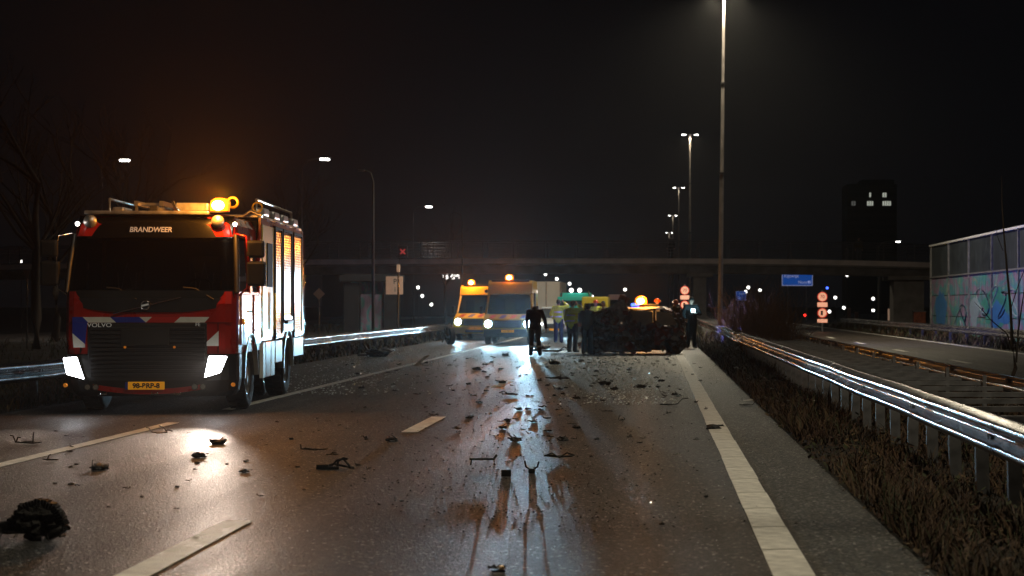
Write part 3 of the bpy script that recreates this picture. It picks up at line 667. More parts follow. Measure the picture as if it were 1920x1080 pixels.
for i, (px, py_, h_, c) in enumerate(((1592, 588, 22, M_AMBD), (1606, 592, 14, M_AMBD), (1668, 590, 22, M_SW))):
    o = empty('marker_post', (PX(px, 140), 140, 0), 0, ['orange striped marker post under the bridge, leftmost', 'short orange marker post under the bridge, second', 'pale marker post beside the right bridge pier'][i], 'marker post')
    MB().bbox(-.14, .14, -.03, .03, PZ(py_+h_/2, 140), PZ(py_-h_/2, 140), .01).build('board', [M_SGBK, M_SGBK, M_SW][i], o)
    MB().tube([(0, .05, -.1), (0, .05, PZ(py_, 140))], .03, 6).build('post', M_GALVD, o)
ub = empty('utility_box', (PX(1725, 118), 118, 0), 0, 'reddish sprayed cabinet beside the end of the noise barrier', 'cabinet')
MB().bbox(-.4, .4, 0, .6, -.1, PZ(585, 118), .03).build('housing', M_SCORCH, ub)
MB().bbox(-.44, .44, -.03, .63, PZ(585, 118), PZ(583, 118), .01).build('lid', M_GALVD, ub)

#=VEHICLES
def wheel(parent, loc, r, w, side, rim_r=None, dish=.06):
    """side = +1: outer face looks to +x"""
    rr = rim_r or r*.56; root = MB()
    h = w/2
    root.lathe([(rr, -h*.8), (r*.9, -h), (r*.98, -h*.8), (r, -h*.5), (r, h*.5), (r*.98, h*.8), (r*.9, h), (rr, h*.8)], (0, 0, 0), 'x', 32)
    for k in range(28):                                   # tread blocks
        t = 2*math.pi*k/28
        M = Matrix.Rotation(t, 4, 'X')
        root.box(-h*.75, -h*.1, -.03, .03, r-.01, r+.008, 0, M); root.box(h*.1, h*.75, -.03, .03, r-.01, r+.008, 0, M @ Matrix.Rotation(.1, 4, 'X'))
    ty = root.build('tyre', M_RUB, parent, loc)
    s = side; b = MB()
    b.lathe([(rr*1.02, s*h*.78), (rr*.95, s*h*.82), (rr*.86, s*(h*.8-dish)), (rr*.55, s*(h*.8-dish*1.2)), (rr*.5, s*h*.75), (rr*.3, s*h*.8), (.001, s*h*.82)], (0, 0, 0), 'x', 28)
    for k in range(8):
        t = 2*math.pi*k/8; b.disc((s*(h*.8-dish*1.1), rr*.68*math.cos(t), rr*.68*math.sin(t)), (s, 0, 0), rr*.05, .03, 8)
    b.build('rim', M_RIM, ty); return ty

def ring(c, axis, R0, r, n=28, k=8, mi=0, mb=None):
    mb = mb or MB(); c = Vector(c); a = Vector(axis).normalized(); u = a.orthogonal().normalized(); v = a.cross(u)
    vs = []; 
    for i in range(n):
        t = 2*math.pi*i/n; d = u*math.cos(t)+v*math.sin(t)
        for j in range(k):
            q = 2*math.pi*j/k; vs.append(c+d*(R0+r*math.cos(q))+a*r*math.sin(q))
    return mb.add(vs, [(i*k+j, i*k+(j+1) % k, ((i+1) % n)*k+(j+1) % k, ((i+1) % n)*k+j) for i in range(n) for j in range(k)], mi, True)

def loft(mb, secs, mi=0, cap=True, smooth=False):
    n = len(secs[0]); vs = [Vector(p) for s_ in secs for p in s_]
    mb.add(vs, [(i*n+k, i*n+(k+1) % n, (i+1)*n+(k+1) % n, (i+1)*n+k) for i in range(len(secs)-1) for k in range(n)], mi, smooth)
    if cap: mb.add(secs[0], [tuple(range(n))[::-1]], mi); mb.add(secs[-1], [tuple(range(n))], mi)
    return mb

# ============ FIRE ENGINE (x: +1.25 is the side facing the road, y: 0 front .. 7.6 rear) ============
FE = empty('fire_engine', (-7.39, 25.5, 0), R(4.1), 'red fire engine at the left with headlights on and an amber beacon on its roof', 'fire engine')
# cab shell: horizontal cross-sections with chamfered front corners
def cabsec(z, hw, yf, yb=2.35, ch=.16):
    return [(-hw, yb, z), (-hw, yf+ch*1.4, z), (-hw+.02, yf+ch*.8, z), (-hw+ch*.5, yf+ch*.25, z), (-hw+ch, yf, z), (hw-ch, yf, z), (hw-ch*.5, yf+ch*.25, z), (hw-.02, yf+ch*.8, z), (hw, yf+ch*1.4, z), (hw, yb, z)]
b = MB(); loft(b, [cabsec(.88, 1.24, .03), cabsec(1.2, 1.25, 0.0), cabsec(1.62, 1.25, .02), cabsec(1.80, 1.25, .06)])
b.build('cab_front', M_RED, FE, bevel=.012)
b = MB(); loft(b, [cabsec(2.62, 1.19, .30), cabsec(2.80, 1.17, .34, ch=.2), cabsec(2.93, 1.10, .44, ch=.25), cabsec(2.97, .98, .60, ch=.25)])
b.build('cab_roof', M_RED, FE, bevel=.02)
# A pillars and door pillars
for s in (-1, 1):
    b = MB(); b.tube([(s*1.235, .16, 1.78), (s*1.215, .27, 2.2), (s*1.18, .42, 2.65)], .038, 8); b.build('windscreen_pillar', M_BLK, FE)
    b = MB(); b.box(s*1.25-.03, s*1.25+.01, 1.25, 1.45, 1.78, 2.66); b.box(s*1.25-.03, s*1.25+.01, 2.2, 2.36, 1.78, 2.66); b.build('door_pillar', M_RED, FE)
    b = MB(); b.slab([(s*1.235, .30, 1.70), (s*1.235, 1.24, 1.80), (s*1.21, 1.24, 2.58), (s*1.20, .50, 2.58)], (-s*.012, 0, 0)); b.build('side_window', M_GLS, FE)
    b = MB(); b.slab([(s*1.235, 1.46, 1.80), (s*1.235, 2.19, 1.80), (s*1.22, 2.19, 2.58), (s*1.22, 1.46, 2.58)], (-s*.012, 0, 0)); b.build('side_window', M_GLS, FE)
# windscreen with black surround
b = MB()
def ws(t, z0=1.80, z1=2.66):       # front glass surface point
    return .06+.26*(t**1.1)
P = []
for i in range(9):
    t = i/8; z = 1.80+.88*t; row = []
    for j in range(17):
        u = -1+2*j/16; hw = 1.205-.05*t; row.append(Vector((u*hw, ws(t)+.13*abs(u)**5, z)))
    P.append(row)
b.sheet(P, .008); b.build('windscreen', M_GLS, FE)
b = MB(); P = []
for z, dy in ((2.60, 0), (2.70, 0), (2.80, 0), (2.86, .012), (2.935, .10)):
    P.append([Vector((u*1.13, (ws((min(z, 2.86)-1.8)/.88)-.03)+dy+.10*abs(u)**6, z)) for u in np.linspace(-1, 1, 15)])
b.sheet(P, .01); b.build('header_panel', mat('gloss_black_panel', (.004, .004, .004), .22), FE)
text('lettering', 'BRANDWEER', .105, M_SILV, FE, (-.045, .285, 2.715), (R(84), 0, 0), shear=.15, sx=.98, bold=.002)
b = MB(); P = [[Vector((u*1.2, .002-.012+.13*abs(u)**6, z)) for u in np.linspace(-1, 1, 17)] for z in (1.70, 1.745, 1.79, 1.815)]
b.sheet(P, .012); b.build('windscreen_lower_trim', M_DARK, FE)
# dark panel below the windscreen with curved lower edge
b = MB(); P = []
for i in range(7):
    t = i/6; P.append([Vector((u*1.17, -.014+.12*abs(u)**7, (1.495+.20*max(0, abs(u)-.35)**1.6)+(1.70-(1.495+.20*max(0, abs(u)-.35)**1.6))*t)) for u in np.linspace(-1, 1, 21)])
b.sheet(P, .012); b.build('upper_grille_panel', M_GREY, FE)
MB().tube([(-.52, -.03, 1.475), (.46, -.03, 1.72)], .011, 6).build('diagonal_bar', M_CHR, FE)
em = ring((-.055, -.045, 1.60), (0, 1, 0), .062, .013).build('emblem', M_CHR, FE)
MB().disc((-.055, -.038, 1.60), (0, 1, 0), .055, .012, 20).build('emblem_disc', M_BLK, em)
MB().box(-.05, .05, -.006, .006, -.012, .012, 0, Matrix.Translation((-.055, -.05, 1.60)) @ Matrix.Rotation(R(-14), 4, 'Y')).build('emblem_bar', M_SILV, em)
b = MB().slab([(0, -.05, 1.66), (.035, -.05, 1.672), (.028, -.05, 1.64)], (0, .01, 0)); b.build('emblem_arrow', M_CHR, em)
# striped band
def stripe(pts, m): MB().slab([(x, -.022, z) for x, z in pts], (0, .012, 0)).build('warning_stripe', m, FE)
def fx(px): return (px-280)/128
zt_, zb_ = 1.425, 1.345
def para(a, b_, c, d, m): stripe([(fx(a), zt_), (fx(b_), zt_), (fx(d), zb_), (fx(c), zb_)], m)
para(139, 158, 139, 168, M_BLUE); para(158, 208, 168, 219, M_REFW); para(208, 262, 219, 274, M_BLUE)
stripe([(fx(262), zt_), (fx(285), zt_), (fx(274), zb_)], M_REFW); para(285, 337, 274, 326, M_REDF); para(337, 391, 326, 382, M_REFW)
stripe([(fx(139), zb_-.001), (fx(166), zb_-.001), (fx(162), 1.03), (fx(139), 1.19)], M_BLUE)
stripe([(fx(139), 1.188), (fx(162), 1.028), (fx(162), .98), (fx(141), .98)], M_REFW)
stripe([(fx(408), 1.22), (fx(408), 1.0), (fx(386), 1.0), (fx(386), 1.06)], M_REFW)
text('lettering', 'VOLVO', .085, M_SILV, FE, (fx(189), -.035, 1.305), sx=1.25); text('lettering', 'FE', .075, M_SILV, FE, (fx(370), -.035, 1.315))
# grille with slats
MB().bbox(fx(166), fx(386), -.012, .1, .50, 1.335, .02).build('grille_frame', M_BLK, FE)
b0 = None
for z in np.arange(.56, 1.30, .062):
    c = MB().bbox(-.84, .80, -.04, -.01, z, z+.036, .008).build('grille_slat', M_GREY if z < .95 else M_BLK, FE) if b0 is None else b0.copy()
    if b0 is None: b0 = c; z00 = z
    else: COL.objects.link(c); c.parent = FE; c.location = (0, 0, z-z00)
MB().bbox(fx(228), fx(318), -.062, -.03, 1.0, 1.26, .02).build('radiator_hatch', M_DARK, FE)
for x in (-.24, .47): MB().disc((x-.1, -.07, .985), (0, 1, 0), .018, .02, 10).build('amber_marker', M_AMBD, FE)
# bumper
b = MB(); bs = lambda z, hw, yf: cabsec(z, hw, yf, .55, .22)
loft(b, [bs(.26, 1.16, .10), bs(.34, 1.22, .02), bs(.50, 1.25, -.03), bs(.87, 1.25, -.008)])
b.build('bumper', M_BLK, FE, bevel=.015)
b = MB(); P = [[Vector((u*.80, -.055, .40-.075*(1-u*u)+dz)) for u in np.linspace(-1, 1, 15)] for dz in (-.03, .045)]
b.sheet(P, .02); b.build('red_bumper_trim', M_RED, FE)
for s in (-1, 1):
    x0 = fx(144) if s < 0 else fx(406)
    pts = [(x0-s*(-.16), .855), (x0-s*.165, .86), (x0-s*.15, .50), (x0-s*(-.09), .56)]
    if s < 0: pts = [(fx(122), .85), (fx(150), .86), (fx(165), .50), (fx(129), .58)]
    else: pts = [(fx(428), .865), (fx(390), .87), (fx(381), .52), (fx(414), .60)]
    hl = MB().slab([(x, -.075, z) for x, z in pts], (0, .06, 0)).build('headlamp_housing', M_CHR, FE, bevel=.02)
    c = Vector((sum(p[0] for p in pts)/4, 0, sum(p[1] for p in pts)/4))
    MB().slab([(c.x+(x-c.x)*.9, -.095, c.z+(z-c.z)*.9) for x, z in pts], (0, .03, 0)).build('headlamp_lens', M_HEAD, hl, bevel=.028)
    lamp_spot(hl, (c.x, -.16, c.z+.04), (0.05, -1, -.058), 1300 if s > 0 else 220, (1, .82, .68), 25, 1.0, .07, 'headlamp_beam')
    for q in (-.065, .065):
        x = (fx(176) if s < 0 else fx(373))+q*.9
        f = MB().disc((x, -.085, .405), (0, 1, 0), .047, .05, 16).build('fog_lamp', M_CHR, FE); MB().disc((x, -.088, .405), (0, 1, 0), .036, .004, 16).build('fog_lens', mat('clear_lamp_lens', (.4, .38, .36), .08, .5), f)
    MB().disc((s*1.2, .02, .43), (s*.5, -1, 0), .03, .03, 12).build('side_marker', M_AMBD, FE)
pl_ = MB().bbox(fx(243), fx(310), -.10, -.08, .365, .48, .006).build('number_plate', M_PLATE, FE)
MB().box(fx(238), fx(243), -.101, -.08, .37, .475).build('plate_blue_strip', M_BLUE, pl_)
text('plate_lettering', '98-BRP-8', .10, M_PTXT, pl_, (fx(276.5), -.102, .42), sx=1.02, bold=.004)
for x in (-.64, .09, .42): MB().tube([(x-.04, -.03, .33), (x-.04, -.1, .30), (x+.04, -.1, .30), (x+.04, -.03, .33)], .014, 6).build('tow_hook', M_CHR, FE)
for x, a in ((-.18, 1), (.93, 1)):
    MB().tube([(x, -.02, 1.68), (x-.28, .06, 1.84), (x-.46, .07, 1.86)], .011, 6).build('wiper', M_DARK, FE)
# work lamps and markers on the roof edge
for s in (-1, 1):
    MB().lathe([(.001, -.03), (.09, -.02), (.10, .02), (.07, .05)], (s*.93, .30, 2.84), 'y', 18).build('work_lamp', M_RIM, FE)
    MB().lathe([(.001, .035), (.03, .02), (.035, 0), (.02, -.03), (.001, -.035)], (s*1.1 if s < 0 else 1.19, .26, 2.80), 'z', 12).build('marker_lamp', M_MARKL, FE)
MB().bbox(-1.02, .80, .30, .52, 2.945, 3.0, .02).build('sun_visor', M_RIM, FE)
# roof equipment in front of and around the beacon
MB().bbox(-.05-.10, .12, .7, 1.0, 3.0, 3.07, .015).build('roof_box', M_RIM, FE)
MB().bbox(-.12, .0, .55, .64, 2.99, 3.09, .01).build('roof_bracket', M_GREY, FE)
MB().bbox(.24, .74, .62, 1.0, 3.0, 3.14, .03).build('siren_box', M_RIM, FE)
MB().tube([(.22, .6, 3.16), (.26, .6, 3.05), (.32, .6, 3.0)], .03, 8).build('air_horn', M_CHR, FE)
for x, y, r, h in ((.94, .42, .125, .13),):
    bc = MB().disc((x, y, 2.975), (0, 0, 1), r*1.15, .03, 20).build('beacon_base', M_BLK, FE)
    beacon(bc, x, y, 3.0, .15, .19)
    lamp_point(bc, (x, y-.35, 3.22), 260, AMBER, .1, 'beacon_glow')
    lamp_spot(bc, (x, y-.26, 3.07), (.14, -1, .15), 2400, (1, .25, .015), 34, 1, .09, 'beacon_beam')
for x, y, z in ((.93, .9, 3.13), (1.05, .9, 3.16)):
    o = ring((x, y, z), (0, 1, 0), .075, .022).build('hose_coil', M_YEL, FE)
o = ring((1.22, 2.2, 3.16), (0, 1, 0), .075, .014).build('hose_coil', M_YEL, FE)
MB().tube([(1.0, 2.2, 3.02), (1.12, 2.2, 3.1), (1.3, 2.2, 3.02)], .03, 8).build('water_monitor', M_ALU, FE)
for s in (-1, 1):
    MB().box(s*.99-.004, s*.99+.004, -.012, .02, .90, 1.34).build('panel_gap', M_DARK, FE)
MB().box(-1.2, 1.2, -.006, .02, 1.336, 1.342).build('panel_gap', M_DARK, FE)
# mirrors on long arms
for s in (-1, 1):
    MB().tube([(s*1.2, .35, 2.66), (s*1.36, .22, 2.62), (s*1.40, .20, 2.3), (s*1.38, .2, 1.85), (s*1.24, .3, 1.74)], .016, 8).build('mirror_arm', M_CHR if s < 0 else M_RED, FE)
    MB().bbox(s*1.5-.13, s*1.5+.13, .18, .28, 2.30, 2.56, .04).build('wide_angle_mirror', M_BLK, FE)
    MB().bbox(s*1.5-.13, s*1.5+.15, .18, .30, 1.88, 2.25, .04).build('main_mirror', M_BLK, FE)
# cab side: lower door skins, steps, arches
for s in (-1, 1):
    MB().bbox(s*1.245-.02, s*1.245+.02, .42, 1.30, 1.0, 1.76, .01).build('cab_door', M_RED, FE)
    MB().bbox(s*1.245-.02, s*1.245+.02, 1.62, 2.30, .98, 1.76, .01).build('crew_door', M_RED, FE)
    MB().slab([(s*1.27, .55, 1.45), (s*1.27, .85, 1.0), (s*1.27, .55, 1.0)], (-s*.004, 0, 0)).build('white_triangle', M_REFW, FE)
    MB().tube([(s*1.275, 1.1, 1.5), (s*1.29, 1.18, 1.5), (s*1.275, 1.24, 1.5)], .014, 6).build('door_handle', M_BLK, FE)
    MB().lathe([(.001, -.02), (.045, -.01), (.045, .02)], (s*1.27, .5, 1.35), 'x', 12).build('side_indicator', M_AMBD, FE)
# wheel arches
def arch(yc, r0, r1, s, m, x0, x1, name='wheel_arch', parent=None):
    b = MB(); n = 16; P = []
    for i in range(n+1):
        t = math.pi*i/n; P.append([Vector((x0, yc+r0*math.cos(t), .5+r0*math.sin(t))), Vector((x1, yc+r0*math.cos(t), .5+r0*math.sin(t))), Vector((x1, yc+r1*math.cos(t), .5+r1*math.sin(t)))])
    b.sheet(P, .012); return b.build(name, m, parent or FE)
for s in (-1, 1):
    arch(1.35, .60, .66, s, M_ALU, s*.9, s*1.27); arch(5.5, .60, .66, s, M_ALU, s*.9, s*1.27)
    wheel(FE, (s*1.08, 1.35, .5), .5, .30, s); wheel(FE, (s*1.06, 5.5, .5), .5, .34, s)
    wheel(FE, (s*.72, 5.5, .5), .5, .28, s)
MB().box(-.45, .45, .6, 7.4, .45, .80).build('chassis', M_DARK, FE)
MB().tube([(-1.0, 1.35, .5), (1.0, 1.35, .5)], .07, 8).tube([(-1.0, 5.5, .5), (1.0, 5.5, .5)], .08, 8).build('axle', M_DARK, FE)
# interior seats and dashboard seen through the glass
MB().bbox(-1.1, 1.1, .45, .85, 1.35, 1.84, .04).build('dashboard', M_BLK, FE)
for x in (-.62, .55):
    st = MB().bbox(x-.24, x+.24, 1.35, 1.5, 1.5, 2.35, .05).build('seat', M_GREY, FE)
    MB().tube([(x-.14, 1.33, 2.1), (x-.12, 1.33, 1.7), (x, 1.32, 2.25), (x+.12, 1.33, 1.7), (x+.14, 1.33, 2.1)], .01, 5).build('seat_belt', M_REFW, st)
ring((.55, .95, 1.85), (0, -.7, .6), .2, .018).build('steering_wheel', M_BLK, FE)
# body with roller shutters
for s in (-1, 1):
    MB().box(s*1.23-.02, s*1.23+.02, 2.38, 7.6, 1.02, 3.0).build('body_side', M_RED, FE)
MB().box(-1.2, 1.2, 7.56, 7.6, .75, 3.0).build('body_rear', M_RED, FE)
MB().bbox(-1.22, 1.22, 2.38, 7.6, 3.0, 3.06, .02).build('body_roof', M_ALU, FE)
MB().box(-1.18, 1.18, 2.37, 2.42, .9, 2.95).build('body_front', M_DARK, FE)
M_CREW = mat('yellow_green_reflective_panel', (.62, .60, .16), .4, .2, var=.2, vscale=2)
for s in (-1, 1):
    MB().box(s*1.255-.006, s*1.255+.006, 2.5, 3.72, 1.08, 2.9).build('crew_panel', M_CREW, FE)
    MB().bbox(s*1.266-.008, s*1.266+.008, 2.95, 3.5, 1.9, 2.62, .006).build('crew_window', M_DARK, FE)
    MB().tube([(s*1.3, 3.6, 1.2), (s*1.3, 3.6, 1.8)], .016, 6).build('grab_rail', M_YEL, FE)
    for (ya, yb, za, zb) in ((3.86, 4.62, 1.06, 2.88), (4.84, 5.86, 1.36, 2.88), (6.2, 7.26, 1.06, 2.88)):
        fr = MB(); fr.box(s*1.26-.01, s*1.26+.02, ya-.05, ya, za-.05, zb+.05); fr.box(s*1.26-.01, s*1.26+.02, yb, yb+.05, za-.05, zb+.05); fr.box(s*1.26-.01, s*1.26+.02, ya, yb, zb, zb+.05)
        sf = fr.build('locker_frame', M_DARK, FE)
        b = MB(); n = int((zb-za)/.045); P = []
        prof = [(-.001, 0), (.010, .008), (.012, .022), (.010, .037), (-.001, .045)]
        for i in range(n):
            for dx, dz in (prof if i == n-1 else prof[:-1]): P.append([Vector((s*(1.256+dx), ya, za+i*.045+dz)), Vector((s*(1.256+dx), yb, za+i*.045+dz))])
        b.sheet(P, .004, 0, False)
        sh = b.build('roller_shutter', M_SHUT if 'M_SHUT' in globals() else mat('yellow_roller_shutter', (.80, .46, .06), .24, .5, var=.06), FE)
        MB().bbox(s*1.275-.012, s*1.275+.012, ya, yb, za-.02, za+.05, .008).build('shutter_bar', M_CHR, FE)
    for (ya, yb, za, zb, m) in ((2.5, 2.78, .42, 1.0, M_WHITE), (2.82, 3.35, .42, 1.0, M_RED), (3.4, 3.8, .42, 1.0, M_WHITE), (3.9, 4.7, .62, 1.0, M_WHITE), (6.18, 7.55, .66, 1.0, M_WHITE)):
        MB().bbox(s*1.235-.03, s*1.235+.03, ya, yb, za, zb, .012).build('lower_locker', m, FE)
    MB().box(s*1.24-.02, s*1.24+.03, 4.86, 6.1, 1.14, 1.3).build('arch_panel', M_WHITE, FE)
    MB().bbox(s*1.30-.03, s*1.30+.03, 4.95, 5.7, 1.27, 1.34, .01).build('fold_down_step', M_BLK, FE)
    for k, yy in enumerate((2.9, 4.1, 5.2, 6.5)):
        MB().bbox(s*1.12-.1, s*1.12+.1, yy, yy+.62, 3.06, 3.20, .04).build('roof_floodlight', M_RIM, FE)
        lamp = MB().bbox(s*1.235-.01, s*1.235+.015, yy+.1, yy+.5, 2.96, 3.02, .01).build('edge_lamp', M_BLUE, FE)
    MB().tube([(s*1.16, 2.5, 3.06), (s*1.16, 2.5, 3.3), (s*1.16, 6.6, 3.30), (s*1.16, 6.6, 3.06)], .022, 8).build('roof_rail', M_ALU, FE)
MB().box(-.8, -.74, 2.6, 7.2, 3.2, 3.28).box(-.4, -.34, 2.6, 7.2, 3.2, 3.28).build('ladder_beam', M_ALU, FE)
lr = None
for y in np.arange(2.8, 7.1, .32):
    if lr is None: lr = c = MB().box(-.74, -.4, -.015, .015, 3.22, 3.26).build('ladder_rung', M_ALU, FE)
    else: c = lr.copy(); COL.objects.link(c); c.parent = FE
    c.location = (0, y, 0)
for x, y in ((-.78, 2.7), (-.36, 2.7), (-.78, 7.1), (-.36, 7.1)): MB().box(x-.02, x+.02, y-.02, y+.02, 3.05, 3.2).build('ladder_bracket', M_GALVD, FE)
MB().tube([(1.27, 7.61, .7), (1.27, 7.61, 2.95)], .012, 6).build('rear_edge_strip', M_CHR, FE)

# ============ AMBULANCES ============
def ambulance(loc, rz, label, highroof, seed, yellow, beam, amber_x, plate):
    A = empty('ambulance', loc, rz, label, 'ambulance')
    def sec(pts, hw0, hw1, z0=.4, z1=2.6):
        return [[(s*(hw0+(hw1-hw0)*max(0, min(1, (z-z0)/(z1-z0)))), y, z) for y, z in pts] for s in (-1, 1)]
    b = MB()
    body = [(.10, .38), (0, .55), (.0, .80), (.10, 1.02), (.78, 1.22), (1.5, 1.24), (1.5, .38)]
    loft(b, sec(body, .99, .97)); b.build('front_body', yellow, A, bevel=.03)
    hr = 2.62 if highroof else 2.52
    b = MB(); loft(b, sec([(1.5, .38), (1.5, 2.0), (1.42, 2.06), (1.60, hr-.12), (1.85, hr), (5.7, hr), (5.8, hr-.1), (5.8, .38)], .99, .90)); b.build('box_body', yellow, A, bevel=.03)
    b = MB(); P = []
    for i in range(6):
        t = i/5; P.append([Vector((u*(.90-.09*t), .80+.64*t+.07*u*u*(1-.3*t), 1.24+.82*t)) for u in np.linspace(-1, 1, 11)])
    b.sheet(P, .006); b.build('windscreen', M_GLS, A)
    for s in (-1, 1):
        MB().tube([(s*.95, .84, 1.22), (s*.88, 1.50, 2.06)], .045, 8).build('windscreen_pillar', yellow, A)
        MB().slab([(s*.965, .98, 1.26), (s*.975, 1.5, 1.26), (s*.93, 1.5, 1.98)], (-s*.01, 0, 0)).build('quarter_window', M_GLS, A)
    MB().bbox(-.85, .85, 1.0, 1.35, 1.0, 1.24, .04).build('dashboard', M_BLK, A)
    for x in (-.42, .42): MB().bbox(x-.2, x+.2, 1.38, 1.46, 1.2, 1.85, .04).build('seat', M_GREY, A)
    MB().bbox(-.55, .55, -.03, .05, .68, .98, .03).build('grille', M_BLK, A)
    for z in (.74, .82, .90): MB().bbox(-.52, .52, -.045, -.02, z, z+.025, .006).build('grille_bar', M_CHR, A)
    MB().bbox(-.97, .97, -.07, .12, .30, .62, .04).build('bumper', M_GREY if highroof else yellow, A)
    MB().bbox(-.45, .45, -.09, -.05, .36, .48, .02).build('lower_intake', M_BLK, A)
    MB().bbox(-.26, .26, -.11, -.09, .49, .6, .006).build('number_plate', M_PLATE, A)
    text('plate_lettering', plate, .1, M_PTXT, A, (0, -.115, .545))
    # striping on bonnet and roof front
    def st(pts, m):
        MB().slab(pts, (0, -.006, .006)).build('stripe', m, A)
    for k in range(4):
        x = -.8+.42*k; zz = lambda t: 1.02+.2*t+.012; yy = lambda t: .10+.68*t-.012
        st([(x, yy(.15), zz(.15)), (x+.2, yy(.15), zz(.15)), (x+.32, yy(.75), zz(.75)), (x+.12, yy(.75), zz(.75))], [M_REDF, M_BLUE][k % 2])
    for s in (-1, 1):
        st([(s*.95, -.045+.03, .68), (s*.60, -.045+.03, .68), (s*.60, -.02, .96), (s*.80, -.01, .98)], M_GREY)
        hl = MB().bbox(s*.76-.17, s*.76+.17, -.03, .1, .70, .98, .05).build('headlamp_housing', M_CHR, A)
        MB().disc((s*.79, -.045, .84), (0, 1, 0), .15, .015, 20).build('headlamp_lens', M_HEADC, hl)
        lamp_spot(hl, (s*.74, -.12, .86), (.03, -1, -.022), beam[0 if s < 0 else 1], COOL, 34, 1, .06, 'headlamp_beam')
        MB().tube([(s*.97, .95, 1.32), (s*1.1, .88, 1.36)], .02, 6).build('mirror_arm', M_BLK, A)
        MB().bbox(s*1.14-.07, s*1.14+.07, .82, .92, 1.24, 1.56, .03).build('mirror', M_BLK, A)
        arch(0, .40, .45, s, M_BLK, s*.8, s*1.0, parent=A).location = (0, .85, -.14)
        arch(0, .40, .45, s, M_BLK, s*.8, s*1.0, parent=A).location = (0, 4.6, -.14)
        wheel(A, (s*.86, .85, .35), .35, .22, s); wheel(A, (s*.86, 4.6, .35), .35, .22, s)
        # red/blue battenburg band along the side
        for k in range(8):
            y = 1.7+.5*k; MB().box(s*.985-.004, s*.985+.004, y, y+.48, .9, 1.15).build('stripe', [M_REDF, M_BLUE][k % 2], A)
        MB().bbox(s*.94-.01, s*.965+.01, 2.4, 3.4, 1.5, 2.1, .01).build('side_window', M_DARK, A)
        MB().tube([(s*.2, .82, 1.25), (s*.2+.35, 1.02, 1.5)], .01, 5).build('wiper', M_DARK, A)
    # roof lamp bar
    lb = MB().bbox(-.78, .78, 1.72, 2.0, hr-.06, hr+.04, .03).build('lamp_bar', M_BLK, A)
    for x in amber_x:
        beacon(lb, x, 1.72, hr+.02, .17, .22)
        lamp_point(lb, (x, 1.5, hr+.25), 14 if highroof else 120, AMBER, .1, 'beacon_glow')
        lamp_spot(lb, (x, 1.46, hr+.1), (0, -1, .07), 2300, (1, .26, .015), 26, 1, .1, 'beacon_beam')
    for x in ((-.8, .86) if highroof else (.5,)):
        MB().bbox(x-.04, x+.04, 1.58, 1.66, hr-.26, hr-.18, .02).build('marker_lamp', M_MARKL if x > 0 else M_AMBD, A)
    # rod of Asclepius star on the roof front
    MB().bbox(-.12, .10, 2.2, 2.25, 1.72, 1.82, .01).build('cabin_lamp', mat('cabin_lamp_lit', (1, .9, .7), .4, emit=(1, .85, .6), es=2.5), A)
    stc = (.3, 1.45, hr-.28)
    if not highroof:
        for a in (0, 60, 120):
            MB().box(-.09, .09, -.01, .0, -.025, .025, 0, Matrix.Translation(stc) @ Matrix.Rotation(R(a+30), 4, 'Y') @ Matrix.Translation((0, -.002*a/60, 0))).build('star_emblem', M_BLUE, A)
    return A
M_YDIM = mat('yellow_paint_backlit_shade', (.42, .25, .015), .35, coat=.4, var=.08)  # same ambulance yellow darkened, standing in for its backlit shade
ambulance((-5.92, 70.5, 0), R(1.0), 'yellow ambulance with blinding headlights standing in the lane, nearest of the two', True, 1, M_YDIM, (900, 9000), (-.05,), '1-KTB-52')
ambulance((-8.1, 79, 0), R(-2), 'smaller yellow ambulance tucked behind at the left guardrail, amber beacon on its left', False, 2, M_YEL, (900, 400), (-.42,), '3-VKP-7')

# ============ other vehicles beyond the wreck ============
def lorry(name, loc, label, wd, zt, colr, long=7, cat='lorry'):
    T = empty(name, loc, 0, label, cat)
    MB().bbox(-wd/2, wd/2, 0, long, .9, zt, .03).build('box_body', colr, T)
    for x in np.linspace(-wd/2+.02, wd/2-.02, 4): MB().box(x-.02, x+.02, -.02, 0, .92, zt-.03).build('door_rib', M_GALV, T)
    MB().bbox(-wd/2, wd/2, -.05, 0, .78, .9, .01).build('rear_bumper', M_GALVD, T)
    for s in (-1, 1):
        MB().bbox(s*wd*.4-.12, s*wd*.4+.12, -.07, -.04, .80, .88, .01).build('tail_lamp', M_REDF, T)
        wheel(T, (s*wd*.42, 1.2, .48), .48, .3, s); wheel(T, (s*wd*.42, long-1, .48), .48, .3, s)
    MB().box(-.4, .4, .1, long, .5, .9).build('chassis', M_DARK, T)
    return T
M_BOX = mat('grey_lorry_box', (.62, .56, .48), .6, var=.15, vscale=.8)
lorry('box_lorry', (PX(1011, 102), 102, 0), 'plain grey box lorry seen from behind the nearest ambulance', 2.5, PZ(528, 102), M_BOX)
